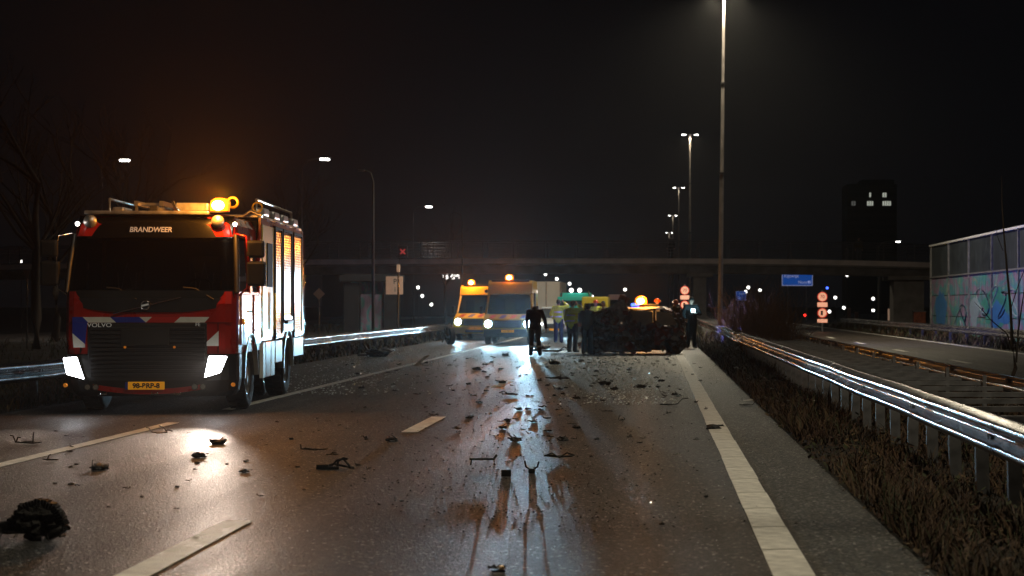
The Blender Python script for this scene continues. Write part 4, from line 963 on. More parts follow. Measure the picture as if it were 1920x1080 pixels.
def car(name, loc, rz, label, colr, lights=True, beams=0, h=1.5, cat='car', L=4.3, bar=None, lens=None):
    C = empty(name, loc, rz, label, cat)
    def sec(pts, a, c_): return [[(s*(a+(c_-a)*max(0, min(1, (z-.6)/(h-.6)))), y, z) for y, z in pts] for s in (-1, 1)]
    b = MB(); loft(b, sec([(.1, .25), (0, .4), (.02, .68), (.25, .82), (1.1, .95), (L-.25, .98), (L, .85), (L, .3)], .88, .82)); b.build('body', colr, C, bevel=.04)
    b = MB(); loft(b, sec([(1.15, .94), (1.85, h-.04), (2.1, h), (L-.8, h), (L-.2, .96)], .86, .62)); b.build('cabin', M_DARK, C, bevel=.02)
    b = MB(); loft(b, sec([(1.8, h-.07), (1.86, h-.02), (2.1, h+.02), (L-.75, h+.02), (L-.7, h-.05)], .86, .64)); b.build('roof', colr, C, bevel=.01)
    MB().bbox(-.5, .5, -.02, .05, .45, .68, .02).build('grille', M_BLK, C)
    MB().bbox(-.25, .25, -.04, -.02, .34, .44, .005).build('number_plate', M_PLATE, C)
    for s in (-1, 1):
        hl = MB().bbox(s*.68-.14, s*.68+.14, -.01, .12, .58, .74, .03).build('headlamp', M_CHR, C)
        if lights: MB().bbox(s*.68-.1, s*.68+.1, -.03, -.012, .60, .72, .02).build('headlamp_lens', lens or M_HEAD, hl)
        if beams: lamp_spot(hl, (s*.68, -.1, .66), (0, -1, -.03), beams, COOL, 60, .8, .05, 'headlamp_beam')
        MB().slab([(s*.81, 1.35, .99), (s*.81, L-.5, .99), (s*.66, L-.95, h-.08), (s*.66, 1.95, h-.08)], (-s*.004, 0, 0)).build('side_window', M_GLS, C)
        wheel(C, (s*.78, .8, .32), .32, .2, s); wheel(C, (s*.78, L-.8, .32), .32, .2, s)
        MB().bbox(s*.95-.07, s*.95+.07, 1.35, 1.42, .95, 1.08, .02).build('mirror', M_BLK, C)
    if bar: 
        lb = MB().bbox(-.55, .55, 2.1, 2.4, h+.03, h+.12, .02).build('lamp_bar', M_BLK, C)
        for x, m in bar: MB().bbox(x-.16, x+.16, 2.07, 2.42, h+.04, h+.15, .03).build('beacon', m, lb)
    return C
M_CARG = mat('dark_grey_car_paint', (.05, .055, .06), .3, .3, coat=.8); M_CARW = mat('white_car_paint', (.5, .52, .55), .35, coat=.6)
car('parked_car', (PX(1030, 86)+.25, 86, 0), R(3), 'grey car with one headlight glaring between the bending man and the first yellow jacket', M_CARW, True, 200)
# teal recovery lorry with roof lamps
M_TEAL = mat('teal_paint', (.02, .42, .36), .35, coat=.3, emit=None)
Yt = 96
TL = empty('recovery_lorry', (PX(1079, Yt), Yt, 0), 0, 'teal recovery lorry with two white lamps on top of its cab', 'lorry')
zc = PZ(562, Yt)
MB().bbox(-1.0, 1.0, 0, 2.2, .6, PZ(556, Yt), .06).build('cab', M_TEAL, TL)
MB().bbox(-.85, .85, .1, 2.0, PZ(556, Yt)-.02, PZ(549, Yt), .05).build('cab_roof', M_TEAL, TL)
MB().bbox(-.85, .85, -.02, .02, 1.55, 1.86, .02).build('windscreen', M_GLS, TL)
MB().bbox(-.7, .7, -.04, 0, .8, 1.3, .02).build('grille', M_BLK, TL)
MB().bbox(-1.0, 1.0, -.08, .1, .4, .7, .03).build('bumper', M_SCORCH, TL)
for s in (-1, 1):
    MB().lathe([(.001, -.03), (.1, -.02), (.11, .02), (.05, .05)], (s*.23, -.0, PZ(546, Yt)+.05), 'y', 14).build('roof_lamp', M_MARKL, TL)
    MB().tube([(s*.9, .1, 1.5), (s*.72, .05, PZ(545, Yt))], .04, 6).build('roof_bracket', M_GALV, TL)
    MB().bbox(s*.8-.12, s*.8+.12, -.1, -.06, .75, .9, .02).build('headlamp', M_CHR, TL)
    wheel(TL, (s*.85, 1.0, .48), .48, .28, s); wheel(TL, (s*.85, 5.2, .48), .48, .28, s)
MB().box(-.9, .9, 2.3, 6.5, .8, .95).build('flat_bed', M_GALVD, TL)
# yellow vans and red-white lorry further away
M_YV = mat('dull_yellow_van_paint', (.42, .34, .02), .5)
def van(px0, px1, pytop, Y, colr, label, long=4.5):
    x0, x1 = PX(px0, Y), PX(px1, Y); V = empty('parked_van', ((x0+x1)/2, Y, 0), 0, label, 'van'); hw = (x1-x0)/2; zt = PZ(pytop, Y)
    MB().bbox(-hw, hw, .6, long, .35, zt, .08).build('body', colr, V)
    MB().bbox(-hw, hw, -.0, .62, .35, 1.15, .08).build('bonnet', colr, V)
    MB().slab([(-hw*.85, .28, 1.16), (hw*.85, .28, 1.16), (hw*.78, .58, zt-.35), (-hw*.78, .58, zt-.35)], (0, .02, 0)).build('windscreen', M_GLS, V)
    MB().bbox(-hw*.6, hw*.6, -.03, .02, .6, .85, .02).build('grille', M_BLK, V)
    for s in (-1, 1):
        MB().bbox(s*hw*.78-.12, s*hw*.78+.12, -.03, .03, .7, .88, .02).build('headlamp', M_CHR, V)
        wheel(V, (s*hw*.85, .8, .34), .34, .2, s); wheel(V, (s*hw*.85, long-.8, .34), .34, .2, s)
    return V
van(1090, 1140, 556, 92, M_YV, 'dull yellow van behind the people left of the wreck')
van(1140, 1172, 552, 112, mat('pinkish_white_paint', (.5, .3, .3), .5), 'pale red and white van further back above the wreck')
# vehicle with flashing amber light right behind the wreck, blue lamps added to it
PV = car('amber_beacon_car', (-.55, 66, 0), R(-4), 'car with a flashing amber beacon and an added blue lamp right behind the wreck', M_CARW, True, 0, 1.52, 'police car', 4.4, [(-.33, M_BLUEL)], M_AMBD)
beacon(PV, -.1, 2.1, 1.62, .24, .32)
lamp_point(PV, (.12, 1.8, 2.0), 210, AMBER, .1, 'beacon_glow')
lamp_spot(PV, (-.1, 1.78, 1.8), (0, -1, .16), 700, (1, .26, .015), 28, 1, .12, 'beacon_beam')
lamp_spot(PV, (.6, 2.2, 1.95), (1, .45, .06), 6000, (.22, .26, 1), 86, .6, .12, 'added_blue_beacon_glow')  # blue light of an unseen police car, added here to reach the noise barrier
lamp_spot(PV, (-.6, 2.2, 1.95), (-1, 1.2, .06), 900, (.14, .2, 1), 60, .6, .12, 'added_blue_beacon_glow')  # second added blue lamp, turned toward the left pier

# ============ THE WRECK ============
random.seed(11)
WR = empty('wrecked_car', (-.62, 57.6, 0), 0, 'burnt and crushed car lying across the lane, mangled dark mass with its bonnet torn up', 'car wreck')
def crumple(w, h, nx, ny, amp, seed, frq=3.0):
    return [[Vector((w*(i/nx-.5), amp*(noise.noise(Vector((i/nx*w*frq, j/ny*h*frq, seed)))+.6*noise.noise(Vector((i/nx*w*frq*2.7, j/ny*h*frq*2.7, seed+9)))), h*(j/ny-.5))) for j in range(ny+1)] for i in range(nx+1)]
def panel(name, w, h, loc, rot, m, amp=.12, seed=0, th=.006, parent=WR, n=14, cut=None):
    b = MB(); P = crumple(w, h, n, n, amp, seed)
    b.sheet(P, th, 0, False); return b.build(name, m, parent, loc, [R(a) for a in rot])
# lower mass: lumpy torn structure
b = MB(); bm = bmesh.new(); bmesh.ops.create_icosphere(bm, subdivisions=5, radius=1)
for v in bm.verts:
    p = v.co.copy(); n1 = noise.noise(p*2.3+Vector((3, 1, 0)))*.22+noise.noise(p*6)*.14+noise.noise(p*14)*.07
    q = Vector((p.x*1.46, p.y*.80, p.z*.46))*(1+1.25*n1)
    q.x = max(-1.75, min(1.72, q.x)); v.co = Vector((q.x, q.y, max(.05, q.z+.52-.16*max(0, -q.x))))
b.bm(bm); b.build('crushed_body', M_BURNT, WR)
# bonnet torn up at the left, wing, and cabin at the right
panel('bonnet', 1.35, .85, (-.85, -.35, 1.20), (38, -24, 5), M_ASHY, .10, 2, n=18)
panel('torn_wing', .75, .6, (-1.35, -.7, .82), (20, 25, 20), M_BURNT, .18, 4)
panel('raised_panel', .34, .75, (-.48, -.3, 1.55), (12, 24, 0), M_SCORCH, .08, 5)
panel('bent_strip', .8, .14, (-1.0, -.55, 1.32), (10, -30, 8), M_ASHY, .05, 6)
rf = MB(); P = [[Vector((.52+.80*u, -.55+1.2*v, 1.46+.07*math.sin(3*u)-.16*abs(u)**3+.10*noise.noise(Vector((u*2.4, v*3, 1)))+.05*noise.noise(Vector((u*7, v*6, 2))))) for v in np.linspace(0, 1, 8)] for u in np.linspace(-1, 1, 16)]
rf.sheet(P, .02); rfo = rf.build('roof', M_SCORCH, WR); rfo.rotation_euler = (0, R(2.5), 0)
for pts in (([(-.42, -.62, .92), (-.22, -.58, 1.25), (-.12, -.55, 1.47)]), ([(.62, -.66, .90), (.64, -.6, 1.48)]), ([(1.58, -.62, .85), (1.44, -.58, 1.12), (1.22, -.55, 1.40)]), ([(-.12, .6, 1.47), (-.4, .7, .9)]), ([(1.5, .6, 1.44), (1.66, .7, .9)])):
    MB().tube(pts, .04, 7).build('roof_pillar', M_BURNT, WR)
M_WGL = mat('sooty_brown_glass', (.30, .19, .09), .35, var=.4, vscale=3)
MB().slab([(-.32, -.60, .95), (.58, -.63, .93), (.58, -.59, 1.38), (-.12, -.57, 1.44)], (0, .008, 0)).build('window_pane', M_WGL, WR)
MB().slab([(.70, -.63, .93), (1.40, -.60, .95), (1.18, -.57, 1.34), (.70, -.59, 1.40)], (0, .008, 0)).build('window_pane', M_WGL, WR)
panel('front_door', 1.0, .62, (.12, -.80, .60), (4, 0, -5), M_BURNT, .10, 7); panel('rear_door', .95, .62, (1.12, -.82, .58), (-3, 4, 4), M_SCORCH, .09, 8)
wl = empty('wheel', (1.25, -.78, .33), R(-90)); wl.parent = WR
ty = wheel(WR, (1.25, -.80, .33), .31, .2, 1); ty.rotation_euler = (R(14), R(-16), R(-74)); wl.name = 'tmp'; bpy.data.objects.remove(wl)
ty = wheel(WR, (-1.35, -.55, .30), .31, .2, 1); ty.rotation_euler = (R(12), R(18), R(-105))
# engine lump, pipes, hoses and hanging shreds
eb = MB()
for k in range(16):
    x, y, z = random.uniform(-.75, .35), random.uniform(-1.0, -.7), random.uniform(.2, .85); s = random.uniform(.05, .14)
    eb.bbox(-s, s, -s, s, -s*.7, s*.7, .02, 0, Matrix.Translation((x, y, z)) @ Matrix.Rotation(random.uniform(0, 3), 4, Vector((1, .4, .3)).normalized()))
eb.build('engine_block', M_ASHY, WR)
for k in range(26):
    x = random.uniform(-1.65, 1.5); z = random.uniform(.15, 1.0); y = -.92+random.uniform(-.12, .08)
    pts = [Vector((x, y, z))]
    d = Vector((random.uniform(-1, 1), random.uniform(-.2, .1), random.uniform(-1, .6)))
    for i in range(4):
        d = (d+Vector((random.uniform(-.6, .6), random.uniform(-.3, .3), random.uniform(-.6, .4)))).normalized(); q = pts[-1]+d*random.uniform(.08, .16); q.z = max(.03, q.z); pts.append(q)
    MB().tube(pts, random.choice([.008, .012, .02]), 5).build('loose_pipe', random.choice([M_BURNT, M_ASHY, M_DEB, M_SCORCH]), WR)
for k in range(64):
    panel('torn_sheet', random.uniform(.12, .5), random.uniform(.1, .3), (lambda u: (u*1.7-.03, random.uniform(-1.05, -.75), .1+random.uniform(0, .95)*(1-.55*abs(u)**3)))(random.uniform(-1, 1)), (random.uniform(-50, 50), random.uniform(-60, 60), random.uniform(-40, 40)), random.choice([M_BURNT, M_SCORCH, M_ASHY, M_ASHY, M_BURNT]), .09, 30+k, n=6)
for k in range(14):
    panel('torn_sheet', random.uniform(.15, .4), random.uniform(.12, .35), (random.uniform(-1.5, -.1), random.uniform(-.9, -.2), random.uniform(.95, 1.35)), (random.uniform(-40, 40), random.uniform(-60, 60), random.uniform(-40, 40)), random.choice([M_BURNT, M_SCORCH, M_ASHY]), .10, 230+k, n=6)
for k in range(9):
    x = random.uniform(-1.6, 1.5); pts = [Vector((x, -.5, 1.0)), Vector((x+random.uniform(-.1, .1), -.55, 1.25)), Vector((x+random.uniform(-.3, .3), -.55, random.uniform(1.35, 1.62)))]
    MB().tube(pts, .012, 5).build('loose_pipe', M_ASHY, WR)
panel('sill_remains', 1.7, .22, (-.3, -1.0, .12), (-70, 0, 3), M_BURNT, .05, 77)
MB().tube([(1.55, -.7, .95), (1.68, -.8, .7), (1.66, -.85, .4), (1.55, -.9, .2)], .02, 6).build('bent_trim', M_ASHY, WR)

#=PEOPLE
def cap(b, p0, r0, p1, r1, n=10):
    p0, p1 = Vector(p0), Vector(p1); d = p1-p0; L = d.length
    d = d/L if L > 1e-6 else Vector((0, 0, 1)); u = d.orthogonal().normalized(); v = d.cross(u); vs = []; prof = []
    for i in range(1, 4): t = math.pi/2*(1-i/3.); prof.append((p0-d*r0*math.sin(t), r0*math.cos(t)))
    for i in range(0, 3): t = math.pi/2*i/3.; prof.append((p1+d*r1*math.sin(t), r1*math.cos(t)))
    k = len(prof)
    for c, r in prof:
        for j in range(n): a = 2*math.pi*j/n; vs.append(c+(u*math.cos(a)+v*math.sin(a))*r)
    vs += [p0-d*r0, p1+d*r1]
    fs = [(i*n+j, i*n+(j+1) % n, (i+1)*n+(j+1) % n, (i+1)*n+j) for i in range(k-1) for j in range(n)]
    fs += [((j+1) % n, j, k*n) for j in range(n)]+[((k-1)*n+j, (k-1)*n+(j+1) % n, k*n+1) for j in range(n)]
    b.add(vs, fs, 0, True)
def chain(b, pts, rs):
    for i in range(len(pts)-1): cap(b, pts[i], rs[i], pts[i+1], rs[i+1])
def skin(b, name, m, parent, voxel):
    o = b.build(name, m, parent); r = o.modifiers.new('remesh', 'REMESH'); r.mode = 'VOXEL'; r.voxel_size = voxel; r.use_smooth_shade = True
    s = o.modifiers.new('smooth', 'SMOOTH'); s.iterations = 3; s.factor = .5; return o
BASE = dict(hip=(0, 0, .97), chest=(0, 0, 1.33), neck=(0, .01, 1.50), head=(0, -.02, 1.66),
            shL=(.18, 0, 1.44), elL=(.25, .03, 1.16), wrL=(.26, -.06, .91), shR=(-.18, 0, 1.44), elR=(-.25, .03, 1.16), wrR=(-.26, -.06, .91),
            knL=(.11, -.03, .52), anL=(.12, .02, .10), knR=(-.11, -.03, .52), anR=(-.12, .02, .10))
def person(loc, rz, label, pose, jacket, trousers, height=1.8, hair=M_HAIR, helmet=None, tape=False, hood=False, group=None, bulk=1., leg_rim_light=False):
    A = empty('person', loc, R(rz), label, 'person', group); A.scale = [height/1.8]*3
    p = {k: Vector(v) for k, v in BASE.items()}; p.update({k: Vector(v) for k, v in pose.items()})
    hipL, hipR = p['hip']+Vector((.09, 0, -.02)), p['hip']+Vector((-.09, 0, -.02)); up = (p['head']-p['neck']).normalized()
    b = MB(); H = p['head']
    cap(b, H+up*.035, .082, H-up*.035+Vector((0, -.015, 0)), .068)          # skull to jaw
    cap(b, H+up*.03+Vector((0, .03, 0)), .08, H+up*.02, .08)
    cap(b, H+Vector((0, -.082, -.005)), .012, H+Vector((0, -.10, -.028)), .016)   # nose
    for s in (-1, 1):
        cap(b, H+Vector((s*.082, .01, .01)), .015, H+Vector((s*.084, .012, -.02)), .012)   # ear
        cap(b, H+Vector((s*.022, -.078, .028)), .012, H+Vector((s*.05, -.068, .028)), .01)  # brow
    cap(b, H+Vector((-.018, -.078, -.055)), .009, H+Vector((.018, -.078, -.055)), .009)     # lips
    cap(b, p['neck']-up*.04, .06, H-up*.05, .055)
    chain(b, [p['hip'], p['chest'], p['neck']-up*.06], [.095, .10, .07])
    for S, hp in (('L', hipL), ('R', hipR)):
        s = 1 if S == 'L' else -1
        chain(b, [p['sh'+S], p['el'+S], p['wr'+S]], [.055, .042, .028])
        d = (p['wr'+S]-p['el'+S]).normalized(); side = Vector((0, 1, 0)) if abs(d.y) < .8 else Vector((1, 0, 0)); side = (side-d*side.dot(d)).normalized(); pn = d.cross(side)*s
        palm = p['wr'+S]+d*.05; cap(b, p['wr'+S]+d*.015-side*.012, .024, palm+d*.02-side*.018, .024); cap(b, p['wr'+S]+d*.015+side*.012, .024, palm+d*.02+side*.018, .024)
        for k, ln in enumerate((.062, .075, .07, .055)):
            q = palm+d*.035+side*(-.033+.022*k); chain(b, [q, q+d*ln*.55-pn*.008, q+d*ln*.95-pn*.03], [.0095, .009, .0075])
        q = p['wr'+S]+d*.03-side*.03; chain(b, [q, q-side*.03+d*.025, q-side*.035+d*.055], [.012, .0105, .009])
        chain(b, [hp, p['kn'+S], p['an'+S]], [.085, .055, .038])
        cap(b, p['sh'+S], .055, p['neck']-up*.05, .06)
    skin(b, 'body', M_SKIN, A, .0085)
    for s in (-1, 1): 
        o = MB().lathe([(.001, .009), (.007, .006), (.009, 0), (.007, -.006), (.001, -.009)], H+Vector((s*.032, -.083, .008)), 'z', 8).build('eye', M_DARK, A)
    j = MB(); k = bulk
    chain(j, [p['hip']+Vector((0, 0, -.03)), p['hip']*.5+p['chest']*.5, p['chest'], p['neck']-up*.07], [.135*k, .135*k, .15*k, .11*k])
    for s in (-1, 1):
        chain(j, [p['hip']+Vector((s*.07, 0, -.05)), p['chest']+Vector((s*.07, 0, 0))], [.115*k, .125*k])
    for S in 'LR':
        chain(j, [p['sh'+S], p['el'+S], p['wr'+S]-(p['wr'+S]-p['el'+S]).normalized()*.02], [.082*k, .066*k, .048*k]); cap(j, p['sh'+S], .085*k, p['neck']-up*.07, .09*k)
    cap(j, p['neck']-up*.05, .085, p['neck']+up*.0, .072)
    skin(j, 'jacket', jacket, A, .016)
    t = MB(); cap(t, hipL, .11*k, hipR, .11*k)
    for S, hp in (('L', hipL), ('R', hipR)):
        d = (p['an'+S]-p['kn'+S]).normalized(); chain(t, [hp, p['kn'+S], p['an'+S]-d*.0], [.112*k, .082*k, .075*k])
    skin(t, 'trousers', trousers, A, .016)
    for S in 'LR':
        s = 1 if S == 'L' else -1; an = p['an'+S]; o = MB()
        f = Vector((s*.03, -.17, -.045)); cap(o, an+Vector((0, .035, -.04)), .048, an+f, .04); cap(o, an+Vector((0, .0, .04)), .055, an+Vector((0, .01, -.03)), .055)
        skin(o, 'boot', M_DARK, A, .014)
    if tape:
        for (a, c, r) in ((p['hip'].lerp(p['chest'], .25), p['hip'].lerp(p['chest'], .37), .168*k), (p['hip'].lerp(p['chest'], .78), p['hip'].lerp(p['chest'], .90), .178*k)):
            e = MB(); e.tube([a, c], [r, r], 20); o = e.build('reflective_band', M_REFT, A); 
        for S in 'LR':
            m_ = p['el'+S].lerp(p['wr'+S], .25); n_ = p['el'+S].lerp(p['wr'+S], .42); MB().tube([m_, n_], [.068*k, .064*k], 14).build('sleeve_band', M_REFT, A)
    if leg_rim_light:
        for S in 'LR': MB().tube([p['kn'+S].lerp(p['an'+S], .5), p['kn'+S].lerp(p['an'+S], .62)], [.088*k, .088*k], 14).build('leg_rim_light_band', M_REFT, A)  # added pale bands standing in for rim light on the lower legs
    if helmet:
        e = MB(); bm = bmesh.new(); bmesh.ops.create_uvsphere(bm, u_segments=20, v_segments=12, radius=1)
        bmesh.ops.delete(bm, geom=[v for v in bm.verts if v.co.z < -.12], context='VERTS')
        rm = Vector((0, 0, 1)).rotation_difference(up).to_matrix().to_4x4()
        e.bm(bm, 0, Matrix.Translation(H+up*.035+Vector((0, .01, 0))) @ rm @ Matrix.Diagonal((.118, .135, .12, 1)), True)
        e.disc(H+up*.03+Vector((0, .0, 0)), up, .142, .014, 22); e.build('helmet', helmet, A)
    else:
        e = MB(); cap(e, H+up*.045+Vector((0, .012, 0)), .094, H+up*.01+Vector((0, .04, 0)), .088); skin(e, 'hair' if not hood else 'hood', hair, A, .012)
    return A
# bending man in front of the headlights: back to the camera, leaning to his left, legs lit from behind
person((PX(1003, 54.6), 54.6, 0), 188, 'dark clothed man bending forward in front of the ambulance headlight', dict(
    hip=(0, .10, .93), chest=(-.02, -.14, 1.20), neck=(-.03, -.32, 1.33), head=(-.03, -.45, 1.38), shL=(.17, -.26, 1.32), shR=(-.20, -.24, 1.32),
    elL=(.22, -.36, 1.04), wrL=(.2, -.42, .80), elR=(-.33, -.34, 1.05), wrR=(-.36, -.42, .82), knL=(.10, -.02, .50), knR=(-.10, -.04, .50), anL=(.12, .04, .10), anR=(-.14, .02, .10)),
    M_NAVY, M_GCLOTH, 1.9, bulk=.92, leg_rim_light=True)
person((PX(1047, 73), 73, 0), 175, 'person in yellow jacket and blue trousers seen from behind, one arm raised', dict(
    elR=(-.38, -.05, 1.50), wrR=(-.22, -.16, 1.66), elL=(.30, .03, 1.18), wrL=(.22, -.12, 1.0)), M_HIVIS, M_NAVY, 1.85, tape=True, bulk=1.1)
person((PX(1073, 58.6), 58.6, 0), 150, 'person in yellow jacket and black trousers holding a hand to the head by the wreck', dict(
    elR=(-.32, -.15, 1.42), wrR=(-.12, -.16, 1.62), head=(0, -.05, 1.65)), M_HIVIS, M_BCLOTH, 1.78, tape=True, bulk=1.08)
person((PX(1101, 56.4), 56.4, 0), 165, 'person in dark brown clothes standing in front of the left end of the wreck', dict(
    chest=(0, -.04, 1.32), neck=(0, -.07, 1.49), head=(0, -.13, 1.63), elL=(.27, -.1, 1.17), wrL=(.12, -.3, 1.1), elR=(-.27, -.1, 1.17), wrR=(-.12, -.3, 1.08)), M_OLIVE, M_BCLOTH, 1.68, bulk=1.12)
person((PX(1117, 74), 74, 0), 10, 'firefighter with an orange helmet behind the wreck, just left of the raised bonnet', {}, M_HIVIS, M_NAVY, 1.82, helmet=M_HELM, tape=True)
person((PX(1131, 77), 77, 0), -20, 'second yellow jacketed helper behind the wreck, right of the orange helmet', {}, M_OLIVE, M_BCLOTH, 1.8, tape=True)
person((PX(1232, 69), 69, 0), 25, 'dark clothed firefighter behind the right part of the wreck, face lit orange', {}, M_BCLOTH, M_BCLOTH, 1.86, helmet=M_HELM)
person((PX(1265, 66), 66, 0), 15, 'firefighter with orange lit helmet and collar left of the police officer', dict(head=(.02, -.06, 1.64)), M_OLIVE, M_OLIVE, 1.82, helmet=M_HELM, tape=True)
po = person((PX(1296, 64.0), 64.0, 0), 8, 'police officer in black with a lit chest lamp, standing by the right guardrail', dict(
    elR=(-.29, 0, 1.18), wrR=(-.24, -.22, 1.0), elL=(.30, -.02, 1.2), wrL=(.10, -.24, 1.22), head=(0, -.05, 1.65), knL=(.09, 0, .52), knR=(-.10, -.02, .52)), M_BCLOTH, M_BCLOTH, 1.92, bulk=1.12, tape=False)
M_PHL = mat('chest_lamp_lit', (1, 1, 1), .3, emit=(.55, .9, 1), es=7)
MB().bbox(-.07, .07, -.02, .02, -.06, .07, .02).build('chest_lamp', M_PHL, po, (.02, -.30, 1.30))
lamp_point(po, (.02, -.42, 1.40), 16, (.35, .8, 1), .03, 'chest_lamp_glow')
MB().bbox(-.08, .08, -.05, .05, -.05, .05, .02).build('hand_lamp', M_CHR, po, (-.25, -.36, 1.0))
# people on the bridge
person((PX(1258, 126.5), 126.5, deckz(1.2)), 185, 'person standing on the bridge at the railing, beside the receding lamps', dict(chest=(0, -.08, 1.32), neck=(0, -.13, 1.48), head=(0, -.2, 1.62)), M_BCLOTH, M_BCLOTH, 1.8)
person((PX(1610, 124.9), 124.9, deckz(14.7)), 5, 'tall person in pale trousers standing on the right part of the bridge', {}, M_OLIVE, M_GCLOTH, 1.78)
person((PX(1587, 124.9), 124.9, deckz(13.8)), 5, 'small child in pale clothes behind the bridge railing beside the tall person', {}, M_GCLOTH, M_GCLOTH, 1.05)

#=DEBRIS
def shard(seed, L=.3, flat_=.3, m=None, curl=.4):
    """jagged bent fragment of broken plastic or sheet"""
    rng = random.Random(seed); n = rng.randint(6, 9); b = MB(); pts = []
    for k in range(n):
        a = 2*math.pi*k/n+rng.uniform(-.2, .2); r = rng.uniform(.35, 1)
        x, y = math.cos(a)*r*L*.5, math.sin(a)*r*L*flat_; pts.append(Vector((x, y, .012+curl*abs(x*y)*1.5+curl*.3*x*x/L+rng.uniform(0, .05)*L)))
    th = Vector((rng.uniform(-.003, .003), 0, .004+.02*L)); b.slab(pts, th)
    b.add([Vector((0, 0, .02+.12*L*rng.random()))]+pts, [(0, i+1, (i+1) % n+1) for i in range(n)])
    for k in range(rng.randint(1, 3)):
        a = rng.choice(pts); c = a+Vector((rng.uniform(-.5, .5), rng.uniform(-.3, .3), rng.uniform(.0, .35)))*L; c.z = max(.008, c.z); b.tube([a, (a+c)/2+Vector((0, 0, .1*L)), c], .012*L+.003, 5)
    return b
def chunk(seed, L=.2):
    rng = random.Random(seed); b = MB(); bm = bmesh.new(); bmesh.ops.create_icosphere(bm, subdivisions=3, radius=L*.5)
    for v in bm.verts:
        p = v.co/L; v.co *= 1+.55*noise.noise(p*3+Vector((seed, 0, 0)))+.25*noise.noise(p*8+Vector((seed, 3, 0))); v.co.z = max(0.003, v.co.z*.42+L*.16)
    b.bm(bm)
    for k in range(3):
        a = Vector((rng.uniform(-.4, .4), rng.uniform(-.4, .4), rng.uniform(.1, .3)))*L; b.tube([a, a+Vector((rng.uniform(-.5, .5), rng.uniform(-.5, .5), rng.uniform(0, .4)))*L], .035*L, 6)
    return b
def put(kind, px, py_, L, label, m=M_DEB, cat='debris', name='debris_piece', rz=None, seed=None, group=None, **kw):
    Y = GY(py_); seed = seed or int(px*7+py_); b = (shard if kind == 's' else chunk)(seed, L, **kw)
    o = b.build(name, m); o.location = (PX(px, Y), Y, .0); o.rotation_euler = (0, 0, rz if rz is not None else random.uniform(0, 6.28)); return tag(o, label, cat, group)
put('s', 58, 834, .36, 'long thin black strip of debris just inside the left solid line', rz=0, flat_=.12)
put('c', 186, 881, .16, 'black twisted debris lump below the left end of the lane dash', name='debris_lump'); put('s', 96, 866, .2, 'thin dark strip beside the white dot at the lane dash', rz=0, flat_=.1)
put('s', 300, 815, .25, 'flat black fragment in front of the number plate', rz=.2, flat_=.25); put('c', 408, 833, .17, 'spiky black fragment at the top of the bright glare spot', name='debris_lump'); put('c', 372, 858, .14, 'small black lump at the left rim of the glare spot', name='debris_lump')
put('c', 457, 886, .09, 'little dark cube lying right of the glare spot', name='debris_lump'); put('s', 592, 847, .34, 'straight black strip above the tangled piece', rz=0, flat_=.09); put('s', 622, 857, .22, 'short dark strip right above the tangled piece', rz=0, flat_=.12)
put('s', 688, 827, .22, 'dark curled fragment left of the lone white dash', flat_=.2); put('c', 735, 828, .14, 'round dark lump below the lone white dash', name='debris_lump'); put('s', 855, 806, .2, 'flat piece of debris right of the lone white dash', flat_=.2)
put('s', 1050, 860, .38, 'long black bar with a bent foot right of the forked piece', rz=.05, flat_=.1); put('c', 1055, 826, .13, 'black lump on the edge of the long shadow', name='debris_lump')
put('s', 1166, 790, .2, 'dark fragment in the middle of the right lane', flat_=.2); put('s', 1254, 762, .38, 'large black flat piece of debris near the right line', rz=.1, flat_=.35); put('c', 1202, 727, .2, 'dark lump near the glass field at right', name='debris_lump')
put('s', 1400, 762, .3, 'broken dark part with a pale end lying on the shoulder edge', rz=0, flat_=.3); put('c', 1337, 805, .17, 'black lump lying on the white edge line', name='debris_lump'); put('c', 1352, 800, .08, 'smaller black lump right of the one on the edge line', name='debris_lump')
put('s', 1270, 855, .13, 'tiny pale splinter in the middle of the right lane', m=M_FOIL, rz=0, flat_=.12); put('c', 1135, 722, .24, 'tall black fragment standing in the glass field', name='debris_lump'); put('s', 1048, 712, .75, 'long dark bent bumper strip lying below the bending man', rz=-.25, flat_=.1)
put('c', 1040, 683, .3, 'pile of small black parts below the bending man', name='debris_lump'); put('c', 895, 694, .2, 'black fragment in the glare in front of the ambulance', name='debris_lump'); put('c', 948, 667, .22, 'dark lump in the headlight glare right beneath the ambulance', name='debris_lump')
put('s', 1030, 662, 1.5, 'long tangle of dark wiring and trim between bending man and wreck', rz=.1, flat_=.08); put('c', 1015, 655, .5, 'dark heap right at the feet of the bending man', name='debris_lump')
put('s', 960, 742, .42, 'thin horizontal splinter in the cold light strip', rz=0, flat_=.08); put('s', 1015, 765, .3, 'dark crossed splinters in the cold light strip', flat_=.15); put('c', 1090, 678, .16, 'shining white crumpled part in the glass field', m=M_FOIL, name='debris_lump')
put('c', 966, 826, .12, 'black lump in the middle of the cold light strip', name='debris_lump'); put('s', 1330, 660, .5, 'yellowish flat scrap at the feet of the police officer', m=M_ASHY, flat_=.2, rz=0)
# loose tangled piece left of centre
Y = GY(880); tp = MB()
for pts in ([(0, 0, .02), (.08, .02, .03), (.14, 0, .09), (.2, .02, .10), (.25, 0, .05), (.27, .01, .01)], [(-.02, 0, .02), (.1, .05, .05), (.2, .03, .03), (.3, .05, .01)], [(.14, 0, .02), (.15, .01, .08), (.2, .02, .11), (.24, 0, .1)]):
    tp.tube(pts, .012, 6)
tp.bbox(-.06, .06, -.03, .04, .0, .05, .01); tp.bbox(.04, .16, -.03, .03, .0, .03, .008)
o = tp.build('tangled_bracket', M_DEB); o.location = (PX(605, Y), Y, .0); tag(o, 'tangled black bracket with wires lying left of the middle of the road', 'debris')
